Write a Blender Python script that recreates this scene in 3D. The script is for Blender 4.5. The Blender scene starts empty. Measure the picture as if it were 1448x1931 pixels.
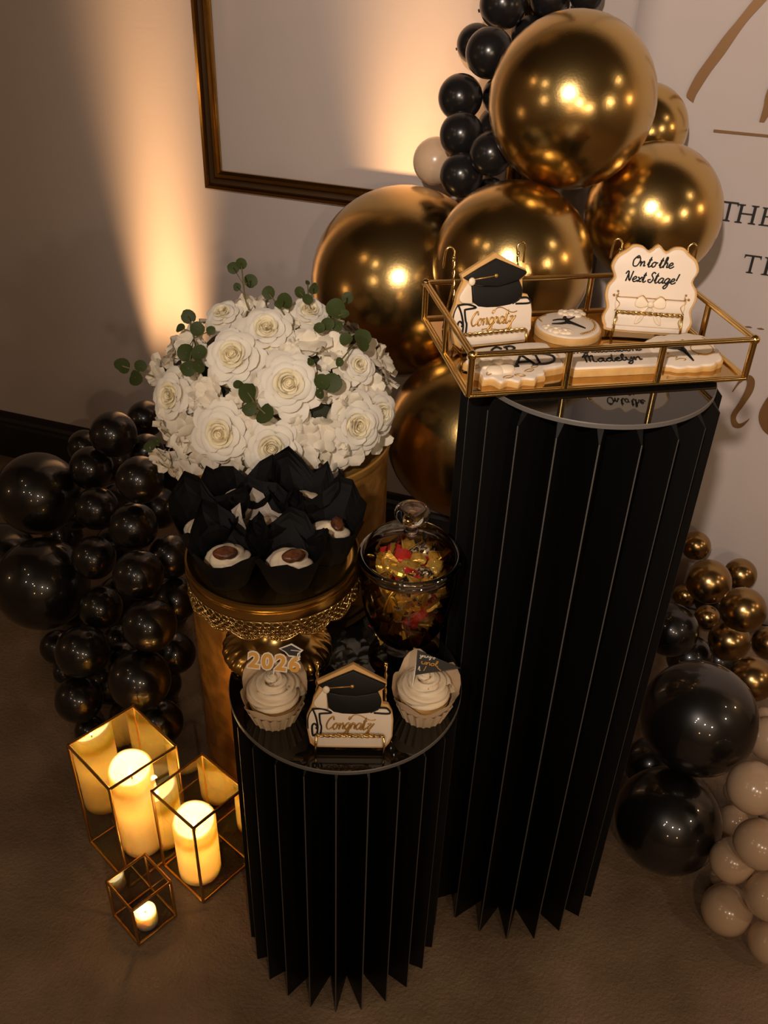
import bpy, bmesh, math, random
from mathutils import Vector, Matrix, Euler
PI = math.pi
SC = bpy.context.scene
COL = SC.collection
random.seed(7)

# ------------------------------------------------------------------ camera, world, lights, exposure
def make_camera():
    f_px, pitch, roll = 1735.5, 0.599829, 0.037089
    cam = bpy.data.cameras.new('camera')
    cam.sensor_fit = 'HORIZONTAL'; cam.sensor_width = 36.0
    cam.lens = f_px / 1448.0 * 36.0
    cam.clip_start = 0.01
    o = bpy.data.objects.new('camera', cam); COL.objects.link(o)
    cp, sp, cr, sr = math.cos(pitch), math.sin(pitch), math.cos(roll), math.sin(roll)
    fw = Vector((0, cp, -sp)); r = Vector((1, 0, 0)); u = Vector((0, sp, cp))
    R, U = cr*r + sr*u, -sr*r + cr*u
    m = Matrix.Identity(4)
    for i in range(3):
        m[i][0], m[i][1], m[i][2] = R[i], U[i], -fw[i]
    m.translation = Vector((0, 0, 1.37906))
    o.matrix_world = m
    SC.camera = o
make_camera()

world = bpy.data.worlds.new('world'); SC.world = world
world.use_nodes = True
world.node_tree.nodes['Background'].inputs[0].default_value = (1.0, 0.80, 0.62, 1)
world.node_tree.nodes['Background'].inputs[1].default_value = 0.035

def lamp(name, kind, loc, watts, color, radius=0.03, aim=None, angle=None, blend=0.5):
    l = bpy.data.lights.new(name, kind)
    l.energy = watts; l.color = color; l.shadow_soft_size = radius
    if kind == 'SPOT':
        l.spot_size = angle; l.spot_blend = blend
    o = bpy.data.objects.new(name, l); COL.objects.link(o); o.location = loc
    if aim is not None:
        o.rotation_euler = (Vector(aim) - Vector(loc)).to_track_quat('-Z', 'Y').to_euler()
    return o
WARM = (1.0, 0.74, 0.50); WARMER = (1.0, 0.60, 0.30); NEUT = (1.0, 0.83, 0.71)
# one unseen key spot, its cone shaped to keep the left wall dark, and the bare bulbs of the room behind and beside
lamp('key_spot', 'SPOT', (-0.30, -0.58, 1.96), 135.0, NEUT, .03, (.50, 1.7, 1.05), math.radians(60), 1.0)
for p, w, c, r in [
        ((0.257, -0.72, 1.52), 19.0, WARM, .028),
        ((0.74, -0.60, 1.28), 10.0, WARM, .03),
        ((-1.20, 0.10, 1.42), 3.0, WARM, .03),
        ((-1.16, 0.37, 2.00), 2.5, WARM, .03),
        ((-1.45, 0.87, 1.95), 1.5, WARMER, .03),
        ((-1.75, 1.05, 0.75), 1.2, WARMER, .03),
        ((1.55, 0.00, 1.45), 8.0, WARM, .035),
        ((2.10, 0.85, 1.40), 5.0, WARMER, .04),
        ((1.95, 0.45, 2.25), 4.0, WARM, .035),
        ((-0.55, -0.75, 1.70), 4.0, WARM, .03),
        ((-0.75, -1.20, 2.30), 6.0, NEUT, .04),
        ((-0.5, -2.4, 1.35), 8.0, WARMER, .07),
        ((0.7, -2.5, 1.30), 8.0, WARMER, .07)]:
    lamp('room_lamp', 'POINT', p, w, c, r)
UP = (1.0, 0.55, 0.24)
WALL_YAW, WALL_Y = -0.304606, 1.904558
WU = Vector((math.cos(WALL_YAW), math.sin(WALL_YAW), 0)); WN = Vector((math.sin(WALL_YAW), -math.cos(WALL_YAW), 0))
def on_wall(s, z, off=0.0):
    return Vector((0, WALL_Y, 0)) + WU*s + WN*off + Vector((0, 0, z))
# two uplights standing on the floor against the wall, behind the flowers and behind the gold balloons
def strip_uplight(loc, aim, watts, w, d, spread):
    l = bpy.data.lights.new('wall_uplight', 'AREA'); l.shape = 'RECTANGLE'; l.size = w; l.size_y = d
    l.energy = watts; l.color = UP; l.spread = math.radians(spread)
    o = bpy.data.objects.new('wall_uplight', l); COL.objects.link(o); o.location = loc
    z = (Vector(loc) - Vector(aim)).normalized(); x = WU; y = z.cross(x).normalized(); x = y.cross(z)
    m = Matrix((x, y, z)).transposed().to_4x4(); m.translation = Vector(loc); o.matrix_world = m
strip_uplight(on_wall(-0.548, 0.16, .050), on_wall(-0.535, 1.4, .012), 1.9, .15, .02, 19)
strip_uplight(on_wall(0.0, 0.55, .108), on_wall(0.085, 1.4, .0), 1.15, .12, .02, 36)
SC.view_settings.view_transform = 'Standard'
SC.view_settings.look = 'None'
SC.view_settings.gamma = 1.0
SC.view_settings.use_curve_mapping = False
SC.view_settings.exposure = -0.15
try:
    SC.cycles.max_bounces = 10; SC.cycles.transparent_max_bounces = 24
    SC.cycles.transmission_bounces = 10; SC.cycles.glossy_bounces = 6; SC.cycles.diffuse_bounces = 4
    SC.cycles.sample_clamp_indirect = 6.0
    SC.cycles.caustics_reflective = False; SC.cycles.caustics_refractive = False
    SC.cycles.use_denoising = True
except Exception:
    pass

# ------------------------------------------------------------------ materials
def mat(name, col, rough=.5, metal=0.0, spec=.5, noise=None, bump=None, rough_noise=None, **kw):
    m = bpy.data.materials.new(name); m.use_nodes = True
    nt = m.node_tree; b = nt.nodes['Principled BSDF']
    b.inputs['Base Color'].default_value = (*col, 1)
    b.inputs['Roughness'].default_value = rough
    b.inputs['Metallic'].default_value = metal
    b.inputs['Specular IOR Level'].default_value = spec
    for k, v in kw.items():
        key = k.replace('_', ' ')
        b.inputs[key].default_value = v
    if noise or bump or rough_noise:
        tc = nt.nodes.new('ShaderNodeTexCoord')
    def tex(scale, detail=4):
        n = nt.nodes.new('ShaderNodeTexNoise'); n.inputs['Scale'].default_value = scale
        n.inputs['Detail'].default_value = detail
        nt.links.new(tc.outputs['Object'], n.inputs['Vector']); return n
    if noise:
        sc, col2, lo, hi = noise
        n = tex(sc, 6); cr = nt.nodes.new('ShaderNodeValToRGB')
        cr.color_ramp.elements[0].position = lo; cr.color_ramp.elements[1].position = hi
        cr.color_ramp.elements[0].color = (*col, 1); cr.color_ramp.elements[1].color = (*col2, 1)
        nt.links.new(n.outputs['Fac'], cr.inputs[0]); nt.links.new(cr.outputs[0], b.inputs['Base Color'])
    if bump:
        sc, st, dist = bump
        n = tex(sc, 5); bp = nt.nodes.new('ShaderNodeBump')
        bp.inputs['Strength'].default_value = st; bp.inputs['Distance'].default_value = dist
        nt.links.new(n.outputs['Fac'], bp.inputs['Height']); nt.links.new(bp.outputs[0], b.inputs['Normal'])
    if rough_noise:
        sc, lo, hi = rough_noise
        n = tex(sc, 5); mr = nt.nodes.new('ShaderNodeMapRange')
        mr.inputs['From Min'].default_value = .35; mr.inputs['From Max'].default_value = .65
        mr.inputs['To Min'].default_value = lo; mr.inputs['To Max'].default_value = hi
        nt.links.new(n.outputs['Fac'], mr.inputs['Value']); nt.links.new(mr.outputs[0], b.inputs['Roughness'])
    return m
def thin_glass(name, tint=(1, 1, 1), ior=1.5, boost=1.0):
    m = bpy.data.materials.new(name); m.use_nodes = True
    nt = m.node_tree; nt.nodes.clear()
    out = nt.nodes.new('ShaderNodeOutputMaterial'); mix = nt.nodes.new('ShaderNodeMixShader')
    tr = nt.nodes.new('ShaderNodeBsdfTransparent'); tr.inputs[0].default_value = (*tint, 1)
    gl = nt.nodes.new('ShaderNodeBsdfGlossy'); gl.inputs['Roughness'].default_value = 0.01
    fr = nt.nodes.new('ShaderNodeFresnel'); fr.inputs[0].default_value = ior
    mul = nt.nodes.new('ShaderNodeMath'); mul.operation = 'MULTIPLY'; mul.inputs[1].default_value = boost
    mul.use_clamp = True
    nt.links.new(fr.outputs[0], mul.inputs[0]); nt.links.new(mul.outputs[0], mix.inputs[0])
    nt.links.new(tr.outputs[0], mix.inputs[1]); nt.links.new(gl.outputs[0], mix.inputs[2])
    nt.links.new(mix.outputs[0], out.inputs[0])
    return m
def emit(name, col, strength):
    m = bpy.data.materials.new(name); m.use_nodes = True
    nt = m.node_tree; nt.nodes.clear()
    out = nt.nodes.new('ShaderNodeOutputMaterial'); e = nt.nodes.new('ShaderNodeEmission')
    e.inputs[0].default_value = (*col, 1); e.inputs[1].default_value = strength
    nt.links.new(e.outputs[0], out.inputs[0]); return m
M = dict(
    wall=mat('painted_wall', (.54, .465, .43), .75, bump=(140, .04, .0015), noise=(2.2, (.57, .495, .46), .3, .7)),
    side=mat('room_wall', (.24, .19, .15), .8),
    ceil=mat('dark_ceiling', (.06, .05, .045), .9),
    floor=mat('concrete', (.165, .112, .070), .45, noise=(7, (.29, .205, .132), .32, .72), bump=(190, .6, .004), rough_noise=(40, .3, .6)),
    base=mat('black_baseboard', (.012, .010, .009), .45),
    banner=mat('banner_fabric', (.61, .53, .50), .7, bump=(5, .25, .02)),
    gold_ink=mat('gold_vinyl', (.25, .13, .048), .42, .3),
    black_ink=mat('black_vinyl', (.012, .011, .011), .5),
    frame=mat('antique_gold_frame', (.55, .32, .085), .2, 1.0, noise=(30, (.42, .23, .05), .35, .7)),
    groove=mat('frame_patina', (.07, .035, .010), .5, .6),
    gold_b=mat('chrome_gold_latex', (.64, .44, .165), .215, 1.0, bump=(38, .03, .004)),
    bronze_b=mat('chrome_bronze_latex', (.38, .25, .105), .24, 1.0),
    black_b=mat('black_latex', (.0065, .0057, .005), .32, 0, .45, Coat_Weight=.9, Coat_Roughness=.04),
    blackm_b=mat('black_matte_latex', (.013, .012, .012), .24, 0, .5),
    beige_b=mat('beige_latex', (.56, .40, .27), .2, 0, .5, Coat_Weight=.4, Coat_Roughness=.05),
    peach_b=mat('peach_latex', (.80, .56, .36), .25, 0, .5, Coat_Weight=.5, Coat_Roughness=.05),
    pleat=mat('black_pleated_board', (.0032, .003, .0028), .45, 0, .2),
    ridge=mat('ridge_highlight_grey', (.075, .067, .060), .45, 0, .4),  # paler grey paints the highlight line along each pleat ridge
    acrylic=mat('black_acrylic', (.006, .0055, .005), .03, 0, .6, IOR=1.55),
    acrylic_edge=mat('acrylic_edge', (.12, .11, .10), .4),
    gold_cyl=mat('hammered_gold', (.66, .36, .085), .38, .6, bump=(55, .35, .004), noise=(14, (.46, .24, .05), .35, .7), rough_noise=(40, .3, .55)),
    gold=mat('polished_brass', (.84, .58, .21), .18, 1.0),
    gold_dark=mat('antique_brass', (.68, .43, .13), .22, 1.0),
    tray_mirror=mat('gold_mirror', (.55, .37, .15), .10, 1.0),
    lantern=mat('brushed_brass', (.56, .33, .10), .28, 1.0),
    paper_k=mat('black_paper', (.0032, .0029, .0027), .7, 0, .16, bump=(90, .15, .001)),
    paper_w=mat('cream_paper', (.70, .54, .36), .6, 0, .3, noise=(25, (.62, .46, .28), .4, .7), Subsurface_Weight=0.0),
    paper_g=mat('grey_translucent_paper', (.42, .37, .31), .5),
    frost=mat('cream_frosting', (.86, .71, .51), .45, 0, .4, Subsurface_Weight=.3, Subsurface_Radius=(.006, .004, .002), Subsurface_Scale=1.0),
    skirt=mat('dark_skirt_backing', (.10, .055, .012), .5, .6),
    cake=mat('sponge_cake', (.62, .36, .10), .8, bump=(160, .5, .002)),
    pecan=mat('pecan', (.12, .038, .012), .38, noise=(90, (.045, .013, .004), .4, .6), bump=(120, .6, .003)),
    biscuit=mat('biscuit', (.70, .42, .15), .75, noise=(60, (.60, .33, .10), .35, .7), bump=(200, .3, .001)),
    icing=mat('white_royal_icing', (.80, .68, .55), .4, 0, .4),
    icing_k=mat('black_royal_icing', (.008, .0072, .0065), .5, 0, .25),
    icing_g=mat('gold_icing', (.52, .29, .07), .33, .6),
    icing_c=mat('cream_icing', (.84, .70, .52), .4, 0, .4),
    card_gold=mat('gold_card', (.70, .36, .06), .45, .2),
    card_white=mat('white_card', (.82, .74, .62), .6),
    card_black=mat('black_card', (.010, .009, .009), .5),
    petal=mat('rose_petal', (.84, .78, .66), .55, 0, .3, Subsurface_Weight=.25, Subsurface_Radius=(.012, .009, .005), Subsurface_Scale=1.0),
    petal_in=mat('rose_heart_petal', (.86, .76, .52), .55, 0, .3, Subsurface_Weight=.25, Subsurface_Radius=(.012, .009, .004), Subsurface_Scale=1.0),
    filler=mat('hydrangea_petal', (.78, .70, .55), .6, 0, .3, noise=(40, (.80, .74, .60), .3, .7)),
    leaf=mat('eucalyptus_leaf', (.030, .044, .011), .55, 0, .2, noise=(60, (.062, .080, .022), .35, .7)),
    stem=mat('eucalyptus_stem', (.16, .14, .05), .6),
    foliage=mat('dark_greenery', (.03, .035, .015), .7),
    wax=mat('ivory_wax', (.92, .82, .66), .45, 0, .4, Subsurface_Weight=1.0, Subsurface_Radius=(.026, .017, .009), Subsurface_Scale=1.0),
    wick=mat('wick', (.02, .015, .01), .9),
    tin=mat('tealight_cup', (.75, .68, .55), .3, .3),
    flame=emit('flame', (1.0, .72, .32), 26.0),
    pane=thin_glass('lantern_glass', (.95, .93, .90), 1.5, .75),
    jar=thin_glass('jar_glass', (.97, .97, .96), 1.5, 1.2),
    rim=thin_glass('rim_glass', (.92, .92, .91), 1.8, 3.0),
    glass=mat('solid_glass', (1, 1, 1), .0, 0, .5, Transmission_Weight=1.0, IOR=1.45),
    foil_g=mat('gold_foil', (.86, .54, .10), .26, .65, bump=(220, .6, .002)),
    foil_r=mat('red_foil', (.62, .035, .025), .28, .15, bump=(200, .5, .002)),
    foil_k=mat('printed_film', (.05, .035, .02), .2, .4, noise=(260, (.65, .5, .3), .5, .55)),
)

# ------------------------------------------------------------------ mesh helpers
def link(o, parent=None):
    COL.objects.link(o)
    if parent is not None: o.parent = parent
    return o
def mesh(name, verts, faces, mats, smooth=False, fm=None):
    me = bpy.data.meshes.new(name)
    me.from_pydata([tuple(v) for v in verts], [], faces)
    for m in (mats if isinstance(mats, (list, tuple)) else [mats]): me.materials.append(m)
    if fm: me.polygons.foreach_set('material_index', fm)
    if smooth: me.polygons.foreach_set('use_smooth', [True]*len(me.polygons))
    me.update(); return me
def obj(name, me, parent=None, loc=(0, 0, 0), rot=(0, 0, 0), scale=(1, 1, 1)):
    o = bpy.data.objects.new(name, me); o.location = loc; o.rotation_euler = rot; o.scale = scale
    return link(o, parent)
def tag(o, label=None, cat=None, group=None, kind=None):
    if label: o['label'] = label
    if cat: o['category'] = cat
    if group: o['group'] = group
    if kind: o['kind'] = kind
    return o
def thing(name, label, cat, loc=(0, 0, 0), rot=(0, 0, 0), group=None):
    o = bpy.data.objects.new(name, None); o.empty_display_size = .02
    o.location = loc; o.rotation_euler = rot; link(o)
    return tag(o, label, cat, group)
class MB:
    """collects shapes that become one mesh"""
    def __init__(self): self.v, self.f, self.m = [], [], []
    def add(self, v, f, mi=0):
        n = len(self.v); self.v += [Vector(p) for p in v]
        self.f += [tuple(n+i for i in q) for q in f]; self.m += [mi]*len(f); return self
    def box(self, c, s, mi=0, rot=None):
        x, y, z = s[0]/2, s[1]/2, s[2]/2
        p = [Vector(q) for q in ((-x,-y,-z),(x,-y,-z),(x,y,-z),(-x,y,-z),(-x,-y,z),(x,-y,z),(x,y,z),(-x,y,z))]
        if rot is not None: p = [rot @ q for q in p]
        return self.add([q + Vector(c) for q in p], [(0,3,2,1),(4,5,6,7),(0,1,5,4),(1,2,6,5),(2,3,7,6),(3,0,4,7)], mi)
    def bar(self, a, b, w, mi=0, bev=.25):
        """square bar with chamfered long edges from a to b"""
        a, b = Vector(a), Vector(b); d = (b-a).normalized()
        up = Vector((0, 0, 1)) if abs(d.z) < .9 else Vector((1, 0, 0))
        s = d.cross(up).normalized(); t = s.cross(d).normalized()
        h = w/2; k = h*(1-bev*2)
        pr = [(h,k),(k,h),(-k,h),(-h,k),(-h,-k),(-k,-h),(k,-h),(h,-k)]
        v = [a + s*x + t*y for x, y in pr] + [b + s*x + t*y for x, y in pr]
        f = [(i, (i+1) % 8, 8+(i+1) % 8, 8+i) for i in range(8)] + [tuple(range(7, -1, -1)), tuple(range(8, 16))]
        return self.add(v, f, mi)
    def tube(self, pts, r, sides=6, mi=0, closed=False):
        pts = [Vector(p) for p in pts]; n = len(pts)
        if n < 2: return self
        rs = r if isinstance(r, (list, tuple)) else [r]*n
        v = []; prev = None
        for i, p in enumerate(pts):
            a = pts[(i-1) % n] if (closed or i) else p
            b = pts[(i+1) % n] if (closed or i < n-1) else p
            d = (b-a)
            if d.length < 1e-9: d = Vector((0, 0, 1))
            d.normalize()
            if prev is None:
                up = Vector((0, 0, 1)) if abs(d.z) < .9 else Vector((1, 0, 0))
                s = d.cross(up).normalized()
            else:
                s = (prev - d*prev.dot(d))
                s = s.normalized() if s.length > 1e-6 else d.orthogonal().normalized()
            prev = s; t = d.cross(s)
            for k in range(sides):
                an = 2*PI*k/sides
                v.append(p + (s*math.cos(an) + t*math.sin(an))*rs[i])
        f = []
        for i in range(n if closed else n-1):
            j = (i+1) % n
            for k in range(sides):
                q = (k+1) % sides
                f.append((i*sides+k, i*sides+q, j*sides+q, j*sides+k))
        if not closed:
            f.append(tuple(range(sides-1, -1, -1))); f.append(tuple((n-1)*sides+k for k in range(sides)))
        return self.add(v, f, mi)
    def lathe(self, prof, seg=48, mi=0, mod=None, c=(0, 0, 0)):
        v = []; c = Vector(c)
        for i, (r, z) in enumerate(prof):
            for k in range(seg):
                an = 2*PI*k/seg
                rr = r if mod is None else r*mod(i, an)
                v.append(c + Vector((rr*math.cos(an), rr*math.sin(an), z)))
        f = []
        for i in range(len(prof)-1):
            for k in range(seg):
                q = (k+1) % seg
                f.append((i*seg+k, i*seg+q, (i+1)*seg+q, (i+1)*seg+k))
        return self.add(v, f, mi)
    def ball(self, c, r, seg=10, rings=7, mi=0, sc=(1, 1, 1)):
        prof = [(max(1e-5, math.sin(PI*i/rings)), -math.cos(PI*i/rings)) for i in range(rings+1)]
        v = []; c = Vector(c)
        for pr, pz in prof:
            for k in range(seg):
                an = 2*PI*k/seg
                v.append(c + Vector((pr*math.cos(an)*r*sc[0], pr*math.sin(an)*r*sc[1], pz*r*sc[2])))
        f = [(i*seg+k, i*seg+(k+1) % seg, (i+1)*seg+(k+1) % seg, (i+1)*seg+k) for i in range(rings) for k in range(seg)]
        return self.add(v, f, mi)
    def plate(self, outline, z0, z1, bev=0.0, mi=0, top_mi=None):
        """flat slab with the given outline (counter-clockwise), edge rounded by bev at the top"""
        n = len(outline); nb = 3 if bev > 0 else 1
        def inset(d):
            out = []
            for i in range(n):
                a, b, c = Vector(outline[i-1]), Vector(outline[i]), Vector(outline[(i+1) % n])
                e1, e2 = (b-a), (c-b)
                e1 = e1.normalized() if e1.length > 1e-9 else Vector((1, 0)); e2 = e2.normalized() if e2.length > 1e-9 else e1
                n1, n2 = Vector((-e1.y, e1.x)), Vector((-e2.y, e2.x))
                m = n1+n2; m = m.normalized() if m.length > 1e-6 else n1
                k = d/max(.5, m.dot(n1)); out.append((b.x+m.x*k, b.y+m.y*k))
            return out
        rings = [(outline, z0)]
        if bev > 0:
            for j in range(nb+1):
                t = j/nb*PI/2
                rings.append((inset(bev*(1-math.cos(t))), z1-bev+bev*math.sin(t)))
        else: rings.append((outline, z1))
        v = [(x, y, z) for o, z in rings for x, y in o]
        f = [tuple(range(n-1, -1, -1))]
        for i in range(len(rings)-1):
            f += [(i*n+k, i*n+(k+1) % n, (i+1)*n+(k+1) % n, (i+1)*n+k) for k in range(n)]
        self.add(v, f, mi)
        k = len(rings)-1; base = len(self.v)-n
        self.f.append(tuple(base+i for i in range(n))); self.m.append(mi if top_mi is None else top_mi)
        return self
    def build(self, name, mats, parent=None, smooth=False, loc=(0, 0, 0), rot=(0, 0, 0), auto=None):
        me = mesh(name, self.v, self.f, mats, smooth, self.m)
        if auto is not None:
            me.polygons.foreach_set('use_smooth', [True]*len(me.polygons))
            bm = bmesh.new(); bm.from_mesh(me)
            for e in bm.edges:
                if len(e.link_faces) == 2 and e.calc_face_angle(0) > auto: e.smooth = False
            bm.to_mesh(me); bm.free()
        return obj(name, me, parent, loc, rot)
def spline(pts, per=5, closed=False):
    pts = [Vector(p) for p in pts]; n = len(pts); out = []
    if n < 3: return pts
    rng = range(n if closed else n-1)
    for i in rng:
        p0 = pts[i-1] if (closed or i) else pts[0]
        p1 = pts[i]; p2 = pts[(i+1) % n]
        p3 = pts[(i+2) % n] if (closed or i+2 < n) else pts[-1]
        for k in range(per):
            t = k/per
            out.append(.5*((2*p1) + (p2-p0)*t + (2*p0-5*p1+4*p2-p3)*t*t + (3*p1-p0-3*p2+p3)*t**3))
    if not closed: out.append(pts[-1])
    return out
def circ(cx, cy, r, n=24, ry=None):
    ry = r if ry is None else ry
    return [(cx+r*math.cos(2*PI*k/n), cy+ry*math.sin(2*PI*k/n)) for k in range(n)]
def copy_tree(o, parent=None):
    c = o.copy(); COL.objects.link(c)
    if parent is not None: c.parent = parent
    for ch in list(o.children): copy_tree(ch, c)
    return c

# ------------------------------------------------------------------ structure: room shell
def slab(name, c, s, m, rotz=0.0):
    o = MB().box((0, 0, 0), s).build(name, m, None, loc=c, rot=(0, 0, rotz))
    return tag(o, kind='structure')
slab('floor', (0, 0, -.05), (5.4, 6.6, .1), M['floor'])
slab('ceiling', (0, -.15, 2.65), (5.4, 6.3, .1), M['ceil'])
c = on_wall(0, 1.3, -.05); slab('wall_back', c, (5.9, .1, 2.6), M['wall'], WALL_YAW)
slab('wall_left', (-2.65, -.1, 1.3), (.1, 6.2, 2.6), M['side'])
slab('wall_right', (2.65, -.95, 1.3), (.1, 4.5, 2.6), M['side'])
slab('wall_front', (0, -3.2, 1.3), (5.4, .1, 2.6), M['side'])
def baseboard():
    prof = [(0, 0), (.016, 0), (.016, .100), (.013, .108), (.013, .116), (.008, .124), (.006, .138), (0, .141)]
    b = MB(); n = len(prof)
    v = [(-2.75, -d, z) for d, z in prof] + [(2.75, -d, z) for d, z in prof]
    b.add(v, [(i, i+1, n+i+1, n+i) for i in range(n-1)] + [tuple(range(n)), tuple(range(2*n-1, n-1, -1))])
    tag(b.build('baseboard_back', M['base'], None, loc=(0, WALL_Y, 0), rot=(0, 0, WALL_YAW)), kind='structure')
baseboard()

# ------------------------------------------------------------------ empty gold picture frame on the wall
def picture_frame():
    s0, s1, z0, z1 = -.428, .262, .823, 1.74
    t = thing('picture_frame', 'empty antique gold picture frame hanging on the back wall', 'frame', (0, WALL_Y, 0), (0, 0, WALL_YAW))
    prof = [(0, 0), (0, .008), (.002, .0115), (.008, .0120), (.0105, .008), (.012, .0035), (.017, .002), (.022, .003), (.025, .007), (.028, .0115), (.034, .0115), (.037, .008), (.040, .006), (.040, 0)]
    n = len(prof)
    def rail(fn):
        v = [fn(w, d, 0) for w, d in prof] + [fn(w, d, 1) for w, d in prof]
        b = MB().add(v, [(i, (i+1) % n, n+(i+1) % n, n+i) for i in range(n)] + [tuple(range(n)), tuple(range(2*n-1, n-1, -1))])
        for i in range(4, 8): b.m[i] = 1                          # the recessed groove keeps its dark patina
        b.build('frame_rail', [M['frame'], M['groove']], t, auto=.6)
    rail(lambda w, d, e: (s0+w+(s1-s0-2*w)*e, -d-.002, z0+w))
    rail(lambda w, d, e: (s0+w+(s1-s0-2*w)*e, -d-.002, z1-w))
    rail(lambda w, d, e: (s0+w, -d-.002, z0+w+(z1-z0-2*w)*e))
    rail(lambda w, d, e: (s1-w, -d-.002, z0+w+(z1-z0-2*w)*e))
picture_frame()

# ------------------------------------------------------------------ white banner with lettering
def banner():
    t = thing('banner', 'white backdrop banner with gold script and black capital letters on the wall', 'banner', (0, WALL_Y, 0), (0, 0, WALL_YAW))
    b = MB(); nx, nz = 26, 20; s0, s1, z0, z1 = .42, 1.7, .01, 1.95
    v = []
    for j in range(nz+1):
        for i in range(nx+1):
            s = s0+(s1-s0)*i/nx; z = z0+(z1-z0)*j/nz
            v.append((s, -.0215-.0012*math.sin(s*23+z*4)-.0008*math.sin(s*9-z*7), z))
    f = [(j*(nx+1)+i, j*(nx+1)+i+1, (j+1)*(nx+1)+i+1, (j+1)*(nx+1)+i) for j in range(nz) for i in range(nx)]
    me = mesh('banner_cloth', v, f, M['banner'], True)
    o = obj('cloth', me, t); sol = o.modifiers.new('thick', 'SOLIDIFY'); sol.thickness = .004; sol.offset = 1 if False else -1
    def flat(name, outline, m, label=None):
        q = MB(); n = len(outline)
        v = [(s, -.0250, z) for s, z in outline] + [(s, -.0260, z) for s, z in outline]
        q.add(v, [tuple(range(n)), tuple(range(2*n-1, n-1, -1))] + [(i, n+i, n+(i+1) % n, (i+1) % n) for i in range(n)])
        o = q.build(name, m, t)
        if label: o['label'] = label
    def ribbon(name, L, R, m, label=None):
        L = [(p.x, p.y) for p in spline([Vector((*p, 0)) for p in L], 4)]; R = [(p.x, p.y) for p in spline([Vector((*p, 0)) for p in R], 4)]
        flat(name, L + R[::-1], m, label)
    G, K = M['gold_ink'], M['black_ink']
    ribbon('script_stroke', [(.625, 1.285), (.598, 1.2397), (.5818, 1.2121), (.565, 1.1849), (.5494, 1.1548), (.5344, 1.1252), (.5267, 1.1015), (.5255, 1.0916), (.5296, 1.0876), (.538, 1.0825)],
           [(.648, 1.285), (.6179, 1.2408), (.5976, 1.212), (.5843, 1.1862), (.572, 1.16), (.5578, 1.1342), (.5470, 1.110), (.5415, 1.0965), (.5395, 1.088), (.539, 1.083)], G)
    ribbon('script_stroke', [(.672, 1.20), (.6534, 1.1145), (.6533, 1.0855), (.6525, 1.0615)], [(.70, 1.20), (.676, 1.1145), (.667, 1.080), (.6606, 1.0617)], G)
    flat('gold_rule', [(.582, 1.0385), (.90, 1.0385), (.90, 1.0425), (.582, 1.0425)], G)
    def T(s, z, h, w):
        flat('letter', [(s+w*.30, z), (s+w*.70, z), (s+w*.70, z+h*.04), (s+w*.575, z+h*.08), (s+w*.575, z+h*.92), (s+w*.9, z+h*.92), (s+w*.97, z+h*.80), (s+w, z+h*.80), (s+w*.99, z+h),
                        (s+w*.01, z+h), (s, z+h*.80), (s+w*.03, z+h*.80), (s+w*.1, z+h*.92), (s+w*.425, z+h*.92), (s+w*.425, z+h*.08), (s+w*.30, z+h*.04)], K)
    def stem(s, z, h, w):
        return [(s-w*1.3, z), (s+w*1.3, z), (s+w*1.3, z+h*.04), (s+w*.5, z+h*.08), (s+w*.5, z+h*.92), (s+w*1.3, z+h*.96), (s+w*1.3, z+h), (s-w*1.3, z+h), (s-w*1.3, z+h*.96), (s-w*.5, z+h*.92), (s-w*.5, z+h*.08), (s-w*1.3, z+h*.04)]
    def H(s, z, h, w):
        a = stem(s+w*.2, z, h, h*.15); b = stem(s+w*.8, z, h, h*.15); k = h*.075
        flat('letter', a[:4] + [(s+w*.2+k, z+h*.48), (s+w*.8-k, z+h*.48)] + [b[10], b[11]] + b[0:10] + [(s+w*.8-k, z+h*.55), (s+w*.2+k, z+h*.55)] + a[4:], K)
    def E(s, z, h, w):
        k = h*.075; x = s+w*.22
        flat('letter', [(s, z), (s+w*.9, z), (s+w, z+h*.26), (s+w*.96, z+h*.26), (s+w*.8, z+h*.07), (x+k, z+h*.07), (x+k, z+h*.48), (s+w*.62, z+h*.48), (s+w*.66, z+h*.38), (s+w*.7, z+h*.38), (s+w*.7, z+h*.66), (s+w*.66, z+h*.66), (s+w*.62, z+h*.55), (x+k, z+h*.55),
                        (x+k, z+h*.93), (s+w*.78, z+h*.93), (s+w*.9, z+h*.78), (s+w*.94, z+h*.78), (s+w*.88, z+h), (s, z+h), (s, z+h*.96), (x-k, z+h*.92), (x-k, z+h*.08), (s, z+h*.04)], K)
    T(.6225, .891, .0345, .030); H(.6505, .8905, .033, .0385); E(.6935, .8905, .032, .026)
    T(.684, .8025, .0335, .030); flat('letter', stem(.7265, .8025, .0333, .0055), K)
    for s in (.694, .716, .738, .760): flat('gold_dash', [(s, .7000), (s+.005, .6985), (s+.012, .6990), (s+.0135, .7002), (s+.008, .7018)], G)
    ribbon('script_stroke', [(.7247, .5634), (.7336, .5923), (.7477, .6038), (.7604, .5942), (.7625, .5703), (.7530, .5376), (.7450, .511), (.7530, .497), (.7631, .502), (.7705, .5120)],
           [(.7262, .5624), (.7345, .583), (.7440, .5925), (.7480, .583), (.7470, .5650), (.7420, .5400), (.7345, .511), (.7440, .4880), (.7600, .4890), (.7705, .5090)], G)
    ribbon('script_stroke', [(.835, .590), (.800, .578), (.7855, .5357), (.7910, .5058), (.8123, .4840), (.835, .490)],
           [(.835, .580), (.815, .570), (.806, .5357), (.806, .5150), (.8180, .4980), (.835, .498)], G)
banner()

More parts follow.
